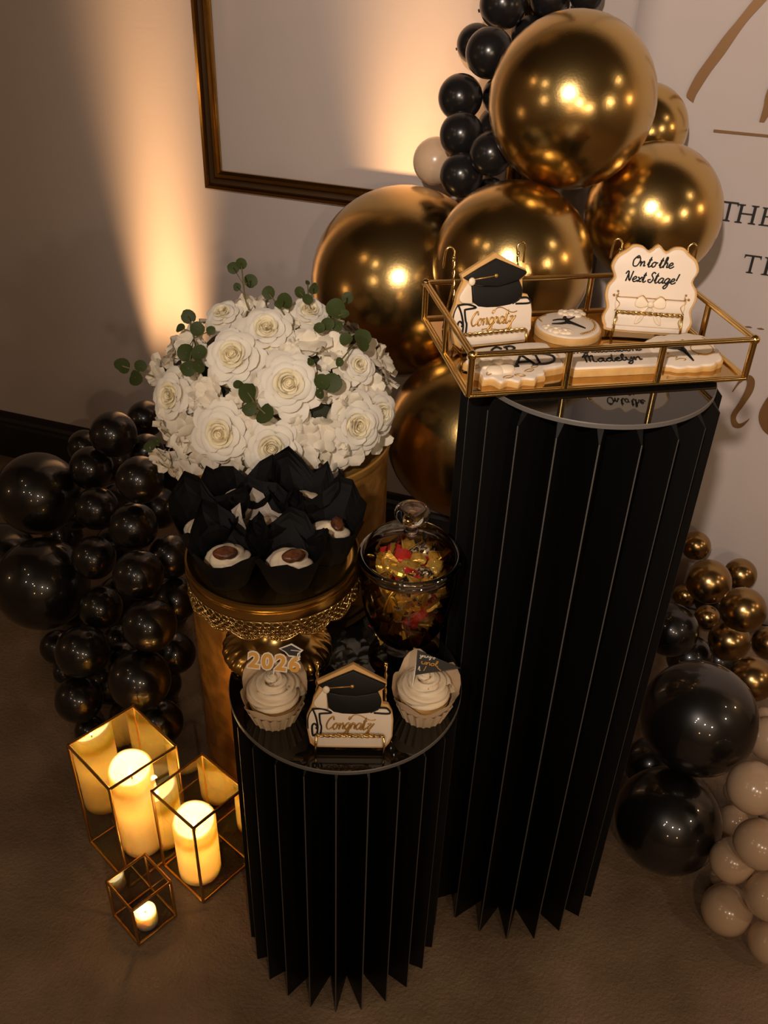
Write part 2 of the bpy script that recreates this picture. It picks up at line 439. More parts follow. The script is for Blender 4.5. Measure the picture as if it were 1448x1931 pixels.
# ------------------------------------------------------------------ pedestals
def pleated_pedestal(name, label, loc, R, Rv, h, disc_r, disc_z, n, phase):
    t = thing(name, label, 'pedestal', (loc[0], loc[1], 0))
    a = PI/n; ch = .013
    vl, vr = Vector((Rv*math.cos(-a), Rv*math.sin(-a), 0)), Vector((Rv*math.cos(a), Rv*math.sin(a), 0))
    tip = Vector((R, 0, 0)); hw = .0008
    tl, tr = tip+Vector((0, -hw, 0)), tip+Vector((0, hw, 0))
    k = 1-ch*.85/(R-Rv)
    ml, mr = vl.lerp(tl, k), vr.lerp(tr, k)
    b = MB(); H = Vector((0, 0, h)); C = Vector((0, 0, h-ch))
    b.add([vl, tl, tl+C, ml+H, vl+H], [(0, 1, 2, 3, 4)], 0)
    b.add([vr, tr, tr+C, mr+H, vr+H], [(4, 3, 2, 1, 0)], 0)
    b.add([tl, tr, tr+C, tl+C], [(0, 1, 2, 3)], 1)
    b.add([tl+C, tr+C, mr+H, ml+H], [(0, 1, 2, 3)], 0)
    # the flat top face of each pleat
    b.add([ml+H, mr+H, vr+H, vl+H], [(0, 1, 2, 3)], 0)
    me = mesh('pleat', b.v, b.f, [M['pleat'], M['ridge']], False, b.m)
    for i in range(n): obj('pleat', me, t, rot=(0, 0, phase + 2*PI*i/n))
    d = MB(); d.lathe([(1e-4, 0), (disc_r, 0)], 96, 0)
    d.lathe([(disc_r, 0), (disc_r, .0045), (disc_r-.0008, .0055)], 96, 1); d.lathe([(disc_r-.0008, .0055), (1e-4, .0055)], 96, 0)
    d.build('top_disc', [M['acrylic'], M['acrylic_edge']], t, loc=(0, 0, disc_z-.0055))
pleated_pedestal('pleated_pedestal', 'short black pleated pedestal with round glossy top under the cake stand and candy jar', (-.0409, .8518), .1475, .093, .5285, .1485, .5345, 24, 3.38224)
pleated_pedestal('pleated_pedestal', 'tall black pleated pedestal carrying the gold tray of cookies', (.2343, .9765), .149, .096, .9195, .139, .9255, 21, 3.71735)
def gold_cylinder():
    t = thing('gold_pedestal', 'hammered gold cylinder pedestal under the white flowers', 'pedestal', (-.161, 1.239, 0))
    R, h = .164, .672
    MB().lathe([(1e-4, 0), (R, 0), (R, .02), (R+.0015, .022), (R+.0015, .03), (R, .032)] + [(R, .032+(h-.05)*i/10) for i in range(1, 11)] + [(R, h-.006)], 72).build('body', M['gold_cyl'], t, auto=.7)
    MB().lathe([(1e-4, h-.008), (R+.003, h-.008), (R+.004, h-.004), (R+.004, h+.003), (R+.002, h+.005), (R-.004, h+.0035), (R-.008, h+.002), (1e-4, h+.002)], 72).build('top_plate', M['gold_cyl'], t, auto=.7)
gold_cylinder()

# ------ balloon, bloom and sprig placements (metres)
BALLOONS = [
    ('gold', (0.2567, 1.4811, 1.1172), 0.1233, 'large chrome gold balloon at the very top, the biggest of the gold stack'),
    ('gold', (0.4157, 1.5101, 0.9508), 0.1091, 'large chrome gold balloon at the right, in front of the white banner lettering'),
    ('gold', (0.1844, 1.4041, 0.8957), 0.1233, 'large chrome gold balloon standing right behind the tray of cookies'),
    ('gold', (0.0215, 1.6371, 0.7702), 0.171, 'large chrome gold balloon right behind the white flowers, below the empty frame'),
    ('gold', (0.1445, 1.4089, 0.5836), 0.146, 'chrome gold balloon low between the flowers and the tall black pedestal'),
    ('gold', (0.4156, 1.6648, 1.0473), 0.0731, 'smaller chrome gold balloon half hidden behind the topmost gold balloon'),
    ('peach', (0.0709, 1.7468, 0.9625), 0.042, 'pale peach balloon in the uplight glow on the wall'),
    ('blackm', (0.1685, 1.7593, 1.2162), 0.039, 'small black balloon at the top of the wall column, left of its row'),
    ('blackm', (0.2466, 1.7754, 1.2267), 0.0315, 'small black balloon at the top of the wall column, middle of its row'),
    ('blackm', (0.3063, 1.758, 1.2333), 0.027, 'small black balloon at the top of the wall column, right of its row'),
    ('blackm', (0.132, 1.8092, 1.1485), 0.0335, 'black balloon peeking out behind the left edge of the second row of the wall column'),
    ('blackm', (0.1399, 1.6153, 1.1612), 0.038, 'black balloon in second row of the wall column, left of the topmost gold balloon'),
    ('blackm', (0.22, 1.7805, 1.1692), 0.0309, 'black balloon mostly hidden above and behind the topmost gold balloon'),
    ('blackm', (0.1049, 1.7135, 1.0771), 0.0383, 'leftmost black balloon of the wall column, third from the top'),
    ('blackm', (0.1071, 1.6459, 1.0311), 0.037, 'black balloon on left of the wall column, fourth from the top'),
    ('blackm', (0.1082, 1.5875, 0.98), 0.036, 'lowest left black balloon of the wall column, above the big gold balloons'),
    ('blackm', (0.1509, 1.5518, 1.0237), 0.0345, 'black balloon tucked under the left flank of the topmost gold balloon'),
    ('blackm', (0.1587, 1.6422, 0.9274), 0.0378, 'black balloon wedged over the gold balloon behind the cookies'),
    ('blackm', (0.1758, 1.731, 1.0781), 0.0333, 'black balloon sliver beside the upper left flank of the topmost gold balloon'),
    ('blackm', (0.1802, 1.7917, 1.0181), 0.0343, 'black balloon sliver in the middle, deep inside the wall column'),
    ('black', (-0.6971, 1.5358, 0.3421), 0.0826, 'big black balloon at the far left, upper of the two big ones'),
    ('black', (-0.6606, 1.389, 0.2295), 0.09, 'big black balloon at the far left, lower of the two big ones'),
    ('black', (-0.8404, 1.607, 0.1162), 0.079, 'big black balloon cut off at the left frame edge behind the other two'),
    ('black', (-0.5329, 1.5565, 0.4744), 0.0455, 'topmost small black balloon of the left cluster, below the white flowers'),
    ('black', (-0.6969, 1.8273, 0.2802), 0.0394, 'small black balloon behind the topmost one, against the baseboard'),
    ('black', (-0.5834, 1.5436, 0.4024), 0.0431, 'small black balloon right of the upper big one, second row down'),
    ('black', (-0.4394, 1.3859, 0.4813), 0.043, 'small black balloon just left of the lowest white petals'),
    ('black', (-0.5536, 1.4584, 0.3648), 0.042, 'small black balloon in the middle left of the cluster, third row down'),
    ('black', (-0.6748, 1.6467, 0.2191), 0.0373, 'small black balloon squeezed between the upper big one and the third row'),
    ('black', (-0.4584, 1.3704, 0.3888), 0.044, 'small black balloon left of the black muffin wrappers'),
    ('black', (-0.5435, 1.3726, 0.311), 0.041, 'small black balloon right of the gap between the two big ones'),
    ('black', (-0.4255, 1.2589, 0.3656), 0.0438, 'small black balloon left of the gold cake stand rim'),
    ('black', (-0.5275, 1.3209, 0.2329), 0.041, 'small black balloon right of the lower big one'),
    ('black', (-0.3965, 1.1909, 0.3102), 0.0466, 'small black balloon left of the gold cylinder, above the orange-lit one'),
    ('black', (-0.5421, 1.236, 0.199), 0.049, 'small black balloon under the lower big one, second from the floor'),
    ('black', (-0.4145, 1.149, 0.2204), 0.054, 'orange-lit black balloon just above the tallest lantern'),
    ('black', (-0.5541, 1.205, 0.1072), 0.0438, 'small black balloon on the floor at the left foot of the cluster'),
    ('black', (-0.6724, 1.4156, 0.0385), 0.0354, 'black balloon half hidden under the lower big one, at its left'),
    ('black', (-0.6408, 1.3561, 0.0248), 0.0231, 'little black balloon peeking between two at the left foot of the cluster'),
    ('black', (-0.4868, 1.6026, 0.4107), 0.036, 'black balloon tucked under the left petals of the white flowers'),
    ('black', (-0.5312, 1.7724, 0.3908), 0.04, 'black balloon peeking out between topmost small one and white roses'),
    ('black', (-0.394, 1.3605, 0.3297), 0.0409, 'black balloon in shadow directly left of the cake stand rim'),
    ('black', (-0.3846, 1.3281, 0.2546), 0.0413, 'black balloon in shadow between the cluster and the gold cylinder'),
    ('black', (-0.5502, 1.4482, 0.0357), 0.033, 'little black balloon deep in the gap of the lower left cluster'),
    ('black', (-0.3989, 1.3239, 0.12), 0.0408, 'dark balloon touching the gold cylinder side'),
    ('black', (-0.3967, 1.1725, 0.0897), 0.0419, 'amber-lit black balloon on the floor behind the tallest lantern'),
    ('black', (-0.5421, 1.1965, 0.0329), 0.0291, 'little black balloon on the floor behind the left lantern corner'),
    ('black', (-0.4686, 1.2079, 0.0389), 0.0372, 'black balloon seen through the back glass of the tallest lantern'),
    ('black', (-0.6063, 1.7377, 0.1862), 0.05, 'dark balloon deep between the one left of the petals and the middle column'),
    ('black', (-0.6167, 1.699, 0.0966), 0.048, 'dark balloon deep behind the one left of the black muffin papers'),
    ('black', (-0.5764, 1.568, 0.0533), 0.0484, 'dark balloon deep left of the one beside the cake stand rim'),
    ('black', (-0.7749, 1.7897, 0.0511), 0.0474, 'dark balloon deep in the gap between the two big ones, at their right'),
    ('black', (-0.5378, 1.8111, 0.1278), 0.05, 'dark balloon deep in the shade under the black muffin papers'),
    ('black', (-0.5346, 1.307, 0.046), 0.041, 'dark balloon deep behind the orange-lit one, at its left'),
    ('black', (-0.6789, 1.5414, 0.0477), 0.0453, 'dark balloon deep behind the right flank of the lower big one'),
    ('black', (-0.4633, 1.5333, 0.0498), 0.0457, 'dark balloon deep in the shade left of the gold cylinder, below the cake stand rim'),
    ('black', (-0.4313, 1.3159, 0.0425), 0.0394, 'dark balloon deep behind the amber-lit one on the floor'),
    ('black', (-0.6702, 1.9123, 0.1912), 0.0507, 'dark balloon deep between the second row pair below the topmost small one'),
    ('black', (-0.4919, 1.2924, 0.1268), 0.0359, 'dark balloon deep above the orange-lit one'),
    ('black', (0.6298, 1.3868, 0.1012), 0.0458, 'added dark balloon filling the shadow above the biggest black balloon, beside the pedestal'),  # this and the next three are added to darken the shaded gaps
    ('black', (0.7168, 1.4405, 0.0472), 0.0431, 'added dark balloon filling the shadow between the biggest black and lowest bronze balloons'),
    ('black', (0.7386, 1.5818, 0.0973), 0.0453, 'added dark balloon filling the shadow behind the bronze rows at the right'),
    ('black', (0.5074, 1.1508, 0.0516), 0.0472, 'added dark balloon filling the shade between the two big black ones and the tall pedestal'),
    ('bronze', (0.6497, 1.5518, 0.2623), 0.03, 'small bronze balloon highest in the right cluster, beside the pedestal edge'),
    ('bronze', (0.6399, 1.4232, 0.269), 0.0433, 'bronze balloon below the highest one of the right cluster'),
    ('bronze', (0.7458, 1.5232, 0.2137), 0.033, 'bronze balloon at the right of the second row, near the wall'),
    ('bronze', (0.6714, 1.3192, 0.2873), 0.0416, 'bronze balloon on the third row of the right cluster'),
    ('bronze', (0.6845, 1.359, 0.1753), 0.04, 'bronze balloon left of centre on the fourth row of the right cluster'),
    ('bronze', (0.8148, 1.4507, 0.0908), 0.035, 'bronze balloon cut by the right frame edge'),
    ('bronze', (0.6749, 1.2162, 0.2111), 0.0403, 'lowest bronze balloon, beside the upper big black balloon'),
    ('bronze', (0.6722, 1.4551, 0.1515), 0.0254, 'tiny bronze balloon in the dark gap of the right cluster'),
    ('bronze', (0.6654, 1.5765, 0.1103), 0.0249, 'tiny bronze balloon touching the tall pedestal edge'),
    ('black', (0.5639, 1.3545, 0.201), 0.052, 'black balloon emerging from behind the tall pedestal'),
    ('black', (0.537, 1.0839, 0.2442), 0.0953, 'biggest black balloon at the right, stacked on the other one'),
    ('black', (0.4958, 0.9958, 0.0897), 0.0877, 'big black balloon on the floor right of the tall pedestal'),
    ('beige', (0.6834, 1.1123, 0.1713), 0.0376, 'beige balloon at the top of the right edge, beside the biggest black balloon'),
    ('beige', (0.5789, 0.9328, 0.2568), 0.0398, 'beige balloon second from top of its column'),
    ('beige', (0.5896, 0.8838, 0.1876), 0.0379, 'beige balloon in the middle of its column at the right edge'),
    ('beige', (0.5713, 0.9035, 0.1172), 0.0347, 'beige balloon at the left of the middle of its column'),
    ('beige', (0.5705, 0.8664, 0.0413), 0.0395, 'beige balloon on the floor, lowest left of its column'),
    ('beige', (0.614, 0.8474, 0.1094), 0.0363, 'beige balloon at the right edge above the lowest one'),
    ('beige', (0.6218, 0.8125, 0.0439), 0.0332, 'beige balloon on the floor cut by the right edge'),
    ('beige', (0.6352, 1.0453, 0.0323), 0.0265, 'beige balloon sliver behind, beside the lower big black balloon'),
    ('beige', (0.6595, 1.1114, 0.0314), 0.022, 'smallest beige balloon tucked behind its neighbour at upper left'),
    ('beige', (0.59, 0.9392, 0.0249), 0.0225, 'beige balloon sliver behind the left edge of its column'),
    ('beige', (0.6491, 0.9641, 0.1582), 0.0273, 'beige balloon sliver at the right frame edge'),
    ('beige', (0.767, 1.2921, 0.0374), 0.02, 'tiny beige balloon peeking above its column'),
]
ROSES = [[-0.2093, 1.1306, 0.8491, -0.1042, -0.6925, 0.7139, 0.0426], [-0.1332, 1.0983, 0.8266, 0.1434, -0.7872, 0.5998, 0.0442], [-0.2218, 1.0725, 0.7635, -0.165, -0.9334, 0.3187, 0.0433], [-0.1533, 1.0604, 0.7521, 0.0814, -0.963, 0.2567, 0.0397], [-0.2996, 1.1398, 0.7812, -0.4946, -0.7465, 0.4452, 0.039], [-0.1682, 1.1675, 0.8729, 0.0317, -0.5733, 0.8188, 0.0382], [-0.0423, 1.1117, 0.7615, 0.496, -0.8094, 0.3144, 0.0409], [-0.0112, 1.1539, 0.7599, 0.6528, -0.6861, 0.321, 0.033], [-0.2379, 1.2262, 0.869, -0.2207, -0.4069, 0.8864, 0.027], [-0.1155, 1.2243, 0.8777, 0.2131, -0.4047, 0.8892, 0.0298], [-0.0434, 1.1641, 0.826, 0.4721, -0.6062, 0.64, 0.0264]]
FILLERS = [[-0.2316, 1.0998, 0.8117, -0.1889, -0.8123, 0.5518, 0.0241], [-0.2577, 1.1113, 0.8048, -0.2911, -0.7944, 0.5332, 0.0186], [-0.1163, 1.1667, 0.8668, 0.1995, -0.5757, 0.7929, 0.0216], [-0.1944, 1.0892, 0.8155, -0.0579, -0.8289, 0.5564, 0.0182], [-0.1359, 1.1459, 0.8621, 0.1342, -0.6352, 0.7606, 0.0185], [-0.3275, 1.1326, 0.6785, -0.5776, -0.8089, -0.1096, 0.023], [-0.3124, 1.1287, 0.6681, -0.5285, -0.831, -0.1735, 0.023], [-0.2194, 1.0822, 0.6835, -0.1721, -0.9789, -0.1104, 0.0193], [-0.2894, 1.1241, 0.6985, -0.4939, -0.8688, -0.0365, 0.0302], [-0.2982, 1.121, 0.6554, -0.4632, -0.8541, -0.2365, 0.0246], [-0.3378, 1.218, 0.7885, -0.6985, -0.479, 0.5317, 0.0262], [-0.0908, 1.0796, 0.7691, 0.3007, -0.8902, 0.3421, 0.0271], [-0.0923, 1.1635, 0.8575, 0.2809, -0.5889, 0.7578, 0.0318], [-0.0653, 1.1599, 0.8414, 0.3804, -0.6084, 0.6966, 0.0291], [-0.1779, 1.0877, 0.8169, -0.0028, -0.8288, 0.5596, 0.0266], [-0.2683, 1.1863, 0.8467, -0.3341, -0.545, 0.769, 0.0295], [-0.0343, 1.2105, 0.8332, 0.5321, -0.4594, 0.7112, 0.0256], [-0.0992, 1.0717, 0.732, 0.2811, -0.9469, 0.1561, 0.0245], [-0.1481, 1.1968, 0.8799, 0.098, -0.4872, 0.8678, 0.0219], [-0.3278, 1.1705, 0.7186, -0.7028, -0.7055, 0.0915, 0.0278], [-0.2502, 1.0929, 0.6929, -0.302, -0.9513, -0.0614, 0.0253], [-0.08, 1.1095, 0.813, 0.3274, -0.7682, 0.5501, 0.0256], [-0.2544, 1.0973, 0.7865, -0.2844, -0.8506, 0.4422, 0.0186], [-0.2013, 1.2362, 0.8798, -0.0845, -0.3706, 0.925, 0.021], [-0.0643, 1.0904, 0.741, 0.4136, -0.8872, 0.2043, 0.0189], [-0.2746, 1.1421, 0.8191, -0.3589, -0.6981, 0.6196, 0.0203], [-0.1756, 1.0705, 0.7883, 0.0036, -0.9026, 0.4304, 0.0196], [-0.1245, 1.1369, 0.855, 0.1709, -0.6631, 0.7288, 0.0199], [-0.0556, 1.1208, 0.8027, 0.4233, -0.747, 0.5126, 0.0245], [-0.1165, 1.0764, 0.7875, 0.2049, -0.8812, 0.4261, 0.0197], [-0.309, 1.2178, 0.8148, -0.5684, -0.4627, 0.6803, 0.0214], [-0.0245, 1.1633, 0.8028, 0.5644, -0.6246, 0.5398, 0.0237], [-0.1977, 1.0684, 0.7017, -0.0831, -0.9965, -0.0052, 0.0219]]
SPRIGS = [[[-0.1997, 1.2239, 0.8769], [-0.2068, 1.237, 0.891], [[-0.233, 1.3058, 0.9078, 0.0093], [-0.2217, 1.3098, 0.9132, 0.0085], [-0.2082, 1.3047, 0.8892, 0.0101], [-0.2242, 1.277, 0.8901, 0.0061]]], [[-0.2595, 1.1425, 0.8275], [-0.268, 1.1658, 0.8557], [[-0.2854, 1.2186, 0.8663, 0.0104], [-0.293, 1.1968, 0.8578, 0.0074], [-0.2632, 1.1698, 0.8697, 0.0101], [-0.2415, 1.155, 0.8745, 0.0064], [-0.2749, 1.1386, 0.8482, 0.0121], [-0.2544, 1.1273, 0.8542, 0.0113], [-0.2677, 1.1148, 0.8364, 0.0113], [-0.2521, 1.1102, 0.8431, 0.0098]]], [[-0.3416, 1.2083, 0.7761], [-0.3614, 1.2053, 0.7852], [[-0.3835, 1.2006, 0.7949, 0.0122], [-0.3595, 1.2101, 0.7914, 0.0092], [-0.3659, 1.198, 0.7776, 0.0115]]], [[-0.1768, 1.0873, 0.8109], [-0.1726, 1.0674, 0.8121], [[-0.1824, 1.0689, 0.8278, 0.0131], [-0.1955, 1.0768, 0.8348, 0.0069], [-0.1586, 1.0536, 0.806, 0.0138], [-0.1795, 1.0565, 0.8098, 0.0096]]], [[-0.1449, 1.2, 0.8771], [-0.1509, 1.1924, 0.8916], [[-0.1721, 1.2262, 0.9027, 0.0096], [-0.1467, 1.2028, 0.9006, 0.0116], [-0.1532, 1.1959, 0.9, 0.0072]]], [[-0.1109, 1.2311, 0.8736], [-0.1153, 1.2245, 0.8902], [[-0.1298, 1.2384, 0.9005, 0.0082], [-0.117, 1.22, 0.8981, 0.0081], [-0.1126, 1.2723, 0.8938, 0.0084], [-0.1256, 1.314, 0.8865, 0.0039]]], [[-0.0864, 1.2027, 0.8626], [-0.0813, 1.2045, 0.8778], [[-0.0777, 1.2171, 0.886, 0.0148], [-0.0662, 1.3081, 0.8673, 0.0087], [-0.065, 1.2154, 0.8802, 0.0067], [-0.0858, 1.1744, 0.8816, 0.0094], [-0.0963, 1.1615, 0.8813, 0.0079], [-0.0723, 1.1788, 0.8772, 0.008]]], [[-0.0591, 1.1805, 0.8417], [-0.0507, 1.1708, 0.8528], [[-0.0605, 1.1621, 0.8656, 0.0094], [-0.0383, 1.186, 0.8591, 0.0125], [-0.0384, 1.1733, 0.8553, 0.0117], [-0.0668, 1.1242, 0.8493, 0.0064]]], [[-0.0879, 1.1211, 0.825], [-0.085, 1.1014, 0.8294], [[-0.0878, 1.0927, 0.8351, 0.0111], [-0.0749, 1.0973, 0.8319, 0.0133], [-0.0898, 1.0815, 0.8237, 0.007]]], [[-0.3293, 1.1488, 0.6956], [-0.335, 1.148, 0.6976], [[-0.3411, 1.1438, 0.6962, 0.0092], [-0.3229, 1.1214, 0.7187, 0.006]]], [[-0.1067, 1.1353, 0.8449], [-0.1062, 1.1139, 0.8503], [[-0.1042, 1.1084, 0.856, 0.0056]]]]

# ------------------------------------------------------------------ balloons
def balloon_mesh(m):
    prof = []; N = 26
    for i in range(N+1):
        t = PI*i/N
        r, z = math.sin(t), math.cos(t)
        if t > PI*.93: break
        if z < 0: z *= 1.03
        prof.append((max(r, 1e-4), z))
    prof += [(.13, -1.035), (.075, -1.06), (.05, -1.085), (.075, -1.10), (.085, -1.115), (.05, -1.12), (1e-4, -1.115)]
    b = MB().lathe(prof[::-1], 44)
    return mesh('balloon', b.v, b.f, m, True)
BM = {k: balloon_mesh(M[k+'_b']) for k in ('gold', 'bronze', 'black', 'blackm', 'beige', 'peach')}
GRP = dict(gold='chrome gold balloons of the tall stack', bronze='bronze balloons of the right cluster', black='black balloons of the left cluster', blackm='black balloons up the wall', beige='beige balloons at the right edge', peach=None)
rb = random.Random(3)
for kind, p, r, label in BALLOONS:
    P = Vector(p)
    away = Vector((P.x*.3 + rb.uniform(-.35, .35), 1.0, rb.uniform(.05, .3)))
    gap = (Vector((0, WALL_Y, 0)) - P).dot(-WN) - r
    if gap < .06: away = WU*(-1 if P.x > .12 else 1) + Vector((0, 0, -.3))
    up = -away.normalized()                                   # local +z, the crown, towards the viewer
    q = up.to_track_quat('Z', 'Y')
    o = obj('balloon', BM[kind], None, P, q.to_euler(), (r, r, r*1.0))
    tag(o, label, 'balloon', GRP[kind] if not (kind == 'black' and P.x > 0) else 'black balloons right of the tall pedestal')

# ------------------------------------------------------------------ white flower arrangement
FC = Vector((-.163, 1.232, .738))
def petal_grid(fn, nu=6, nv=6):
    v = [fn(-1+2*i/nu, j/nv) for j in range(nv+1) for i in range(nu+1)]
    f = [(j*(nu+1)+i, j*(nu+1)+i+1, (j+1)*(nu+1)+i+1, (j+1)*(nu+1)+i) for j in range(nv) for i in range(nu)]
    return v, f
def rose_petal(Rk, zk, W, curl, ruf, ph):
    def fn(u, v):
        wv = W*(.45 + .55*math.sin(PI*min(1, .12+.62*v)))
        vv = v*(1 - .20*abs(u)**2.6)
        Rb = .12+.25*Rk
        r = Rb + (Rk-Rb)*vv**1.25
        z0 = min(-.30, zk-.42)
        z = z0 + (zk-z0)*math.sin(vv*PI/2)**.8
        k = max(0, (vv-.74)/.26)
        r += curl*k**1.5*(1-.3*u*u); z -= curl*.85*k**2.2
        r *= 1 + .055*u
        z += ruf*math.sin(3.1*u+ph)*v**2 ; r += ruf*.7*math.cos(2.3*u+ph)*v**2
        an = u*wv
        return (r*math.cos(an), r*math.sin(an), z)
    return petal_grid(fn)
LAYERS = [(3, .17, .40, 1.30, .03, 'in'), (4, .28, .40, 1.15, .045, 'in'), (5, .41, .36, 1.0, .065, 'in'), (5, .56, .28, .95, .09, 'out'), (6, .74, .16, .80, .12, 'out'), (6, .95, -.04, .76, .15, 'out')]
rr = random.Random(11)
PM = []
for li, (cnt, Rk, zk, W, curl, kind) in enumerate(LAYERS):
    ms = []
    for k in range(3):
        v, f = rose_petal(Rk, zk + rr.uniform(-.03, .03), W*rr.uniform(.92, 1.08), curl*rr.uniform(.7, 1.3), .035, rr.uniform(0, 6))
        ms.append(mesh('rose_petal', v, f, M['petal_in' if kind == 'in' else 'petal'], True))
    PM.append(ms)
def bud_mesh():
    b = MB(); n = 44; v = []; f = []
    for i in range(n+1):
        an = 4.6*PI*i/n; r = .02 + .125*i/n
        for r_, z in ((r*.5, -.5), (r*1.02, .12), (r, .30+.05*math.sin(an*1.3)), (r*1.06+.012, .345-.02*i/n)):
            v.append((r_*math.cos(an), r_*math.sin(an), z))
    for i in range(n):
        for j in range(3): f.append((i*4+j, i*4+4+j, i*4+5+j, i*4+1+j))
    b.add(v, f)
    b.lathe([(1e-4, .27), (.06, .25), (.13, .19), (.24, .20), (.34, .17), (.48, .08), (.66, -.06), (.85, -.22), (.95, -.38), (.5, -.5), (1e-4, -.5)], 24)
    return mesh('rose_heart', b.v, b.f, M['petal_in'], True)
BUD = bud_mesh()
arr = thing('flower_arrangement', 'dome of white roses with filler blooms and eucalyptus on the gold cylinder', 'flowers', (FC.x, FC.y, .677))
AO = Vector((FC.x, FC.y, .677))
core = MB()
core.ball((0, 0, .055), 1.0, 20, 12, 0, (.150, .150, .118))
for q_ in core.v: q_.z = max(q_.z, .003)
core.build('greenery', M['foliage'], arr, True)
def frame_rot(n, spin):
    q = Vector(n).normalized().to_track_quat('Z', 'Y')
    return (q @ Euler((0, 0, spin)).to_quaternion()).to_euler()
for i, (x, y, z, nx, ny, nz, r) in enumerate(ROSES):
    n = Vector((nx, ny, nz))
    heart = obj('rose', BUD, arr, Vector((x, y, z)) - AO - n*r*.05, frame_rot(n, rr.uniform(0, 6)), (r, r, r))
    for li, (cnt, *_r) in enumerate(LAYERS):
        ph = rr.uniform(0, 6)
        for k in range(cnt):
            s = rr.uniform(.95, 1.06)
            obj('petal', PM[li][(k+i) % 3], heart, (0, 0, 0), (rr.uniform(-.05, .05), rr.uniform(-.05, .05), ph + 2*PI*k/cnt + rr.uniform(-.12, .12)), (s, s, rr.uniform(.93, 1.07)))
def filler_mesh(seed):
    q = random.Random(seed); b = MB()
    for fl in range(4):
        c = Vector((q.uniform(-.5, .5), q.uniform(-.5, .5), q.uniform(-.2, .15)))
        tilt = Euler((q.uniform(-.7, .7), q.uniform(-.7, .7), q.uniform(0, 6))).to_matrix()
        for k in range(5):
            an = 2*PI*k/5+q.uniform(-.2, .2); L = q.uniform(.5, .75); W = q.uniform(.28, .42); up = q.uniform(.1, .6); ph = q.uniform(0, 6)
            def fn(u, v):
                w = W*math.sin(PI*(.1+.78*v))**.7
                p = Vector((L*v, u*w, up*L*v**1.6 - .16*u*u*v + .05*math.sin(4*u+ph)*v - .35*L*max(0, v-.7)))
                return c + tilt @ (Matrix.Rotation(an, 3, 'Z') @ p)
            v, f = petal_grid(fn, 4, 4); b.add(v, f)
    return mesh('filler_bloom', b.v, b.f, M['filler'], True)
FM = [filler_mesh(s) for s in range(5)]
for i, (x, y, z, nx, ny, nz, r) in enumerate(FILLERS):
    n = Vector((nx, ny, nz)); s = r*1.15
    obj('filler_bloom', FM[i % 5], arr, Vector((x, y, z)) - AO - n*.012, frame_rot(n, rr.uniform(0, 6)), (s, s, s))
for i in range(34):                                            # the sides and back of the dome
    an = 2*PI*i/34*2 + rr.uniform(-.1, .1); el = rr.uniform(-.25, .75)
    n = Vector((math.cos(an)*math.cos(el), math.sin(an)*math.cos(el), math.sin(el)))
    if n.y < -.35 and el > .1: continue
    p = Vector((n.x*.163, n.y*.163, max(.02, .061+n.z*.138))); s = rr.uniform(.03, .04)
    obj('filler_bloom', FM[i % 5], arr, p, frame_rot(n, rr.uniform(0, 6)), (s, s, s))
def leaf_mesh(seed):
    q = random.Random(seed); b = MB(); v = [(0, 0, 0)]; n = 14
    for k in range(n):
        an = 2*PI*k/n; r = 1 - .12*math.exp(-((an-PI)/.4)**2) + q.uniform(-.03, .03)
        v.append((r*math.cos(an), r*math.sin(an)*.94, .16*math.cos(an)**2 - .10*math.sin(an)**2))
    b.add(v, [(0, 1+k, 1+(k+1) % n) for k in range(n)])
    return mesh('leaf', b.v, b.f, M['leaf'], True)
LM = [leaf_mesh(s) for s in range(3)]
CAMP = Vector((0, 0, 1.37906))
for root, mid, leaves in SPRIGS:
    R0, Md = Vector(root)-AO, Vector(mid)-AO
    L = [(Vector(l[:3])-AO, l[3]) for l in leaves]
    far = max(L, key=lambda a: (a[0]-R0).length)[0]
    b = MB(); b.tube(spline([R0, Md, far], 5), .0011, 5)
    for p, r in L: b.tube([Md.lerp(far, .35 if (p-far).length < .03 else .05), p], .0007, 4)
    st = b.build('eucalyptus_sprig', M['stem'], arr, True)
    for k, (p, r) in enumerate(L):
        n = (CAMP - (p+AO)).normalized() + Vector((rr.uniform(-.85, .85), rr.uniform(-.3, .4), rr.uniform(-.2, 1.0)))
        obj('leaf', LM[k % 3], st, p, frame_rot(n, rr.uniform(0, 6)), (r*1.05, r*1.05, r*1.05))

# ------------------------------------------------------------------ candle lanterns
def lantern(name, label, loc, yaw, w, h):
    """w = half diagonal of the square plan; corners point along the axes before the yaw"""
    t = thing(name, label, 'lantern', (loc[0], loc[1], 0), (0, 0, yaw))
    cs = [Vector((w*math.cos(k*PI/2), w*math.sin(k*PI/2), 0)) for k in range(4)]
    bw = .0042
    zb, zt = bw*.6, h-bw*.5
    for k in range(4):
        a, b = cs[k], cs[(k+1) % 4]
        for z in (zb, zt):
            MB().bar(a+Vector((0, 0, z)), b+Vector((0, 0, z)), bw).build('frame_bar', M['lantern'], t, auto=.9)
        MB().bar(a+Vector((0, 0, .0005)), a+Vector((0, 0, h)), bw*1.05).build('frame_bar', M['lantern'], t, auto=.9)
        q = MB(); i = .986
        q.add([a*i+Vector((0, 0, zb)), b*i+Vector((0, 0, zb)), b*i+Vector((0, 0, zt)), a*i+Vector((0, 0, zt))], [(0, 1, 2, 3)])
        q.build('glass_pane', M['pane'], t)
    q = MB(); q.add([c*.985+Vector((0, 0, zb+.0006)) for c in cs], [(0, 1, 2, 3)]); q.build('glass_base', M['pane'], t)
lantern('candle_lantern', 'tallest glass and brass lantern, at the back left with a pillar candle', (-.3983, .9785), .0315, .0843, .248)
lantern('candle_lantern', 'middle-sized glass and brass lantern beside the short black pedestal', (-.2764, .9422), .0909, .0714, .1945)
lantern('candle_lantern', 'small cube glass and brass lantern in front holding a tealight', (-.3583, .8445), .0374, .0490, .0939)
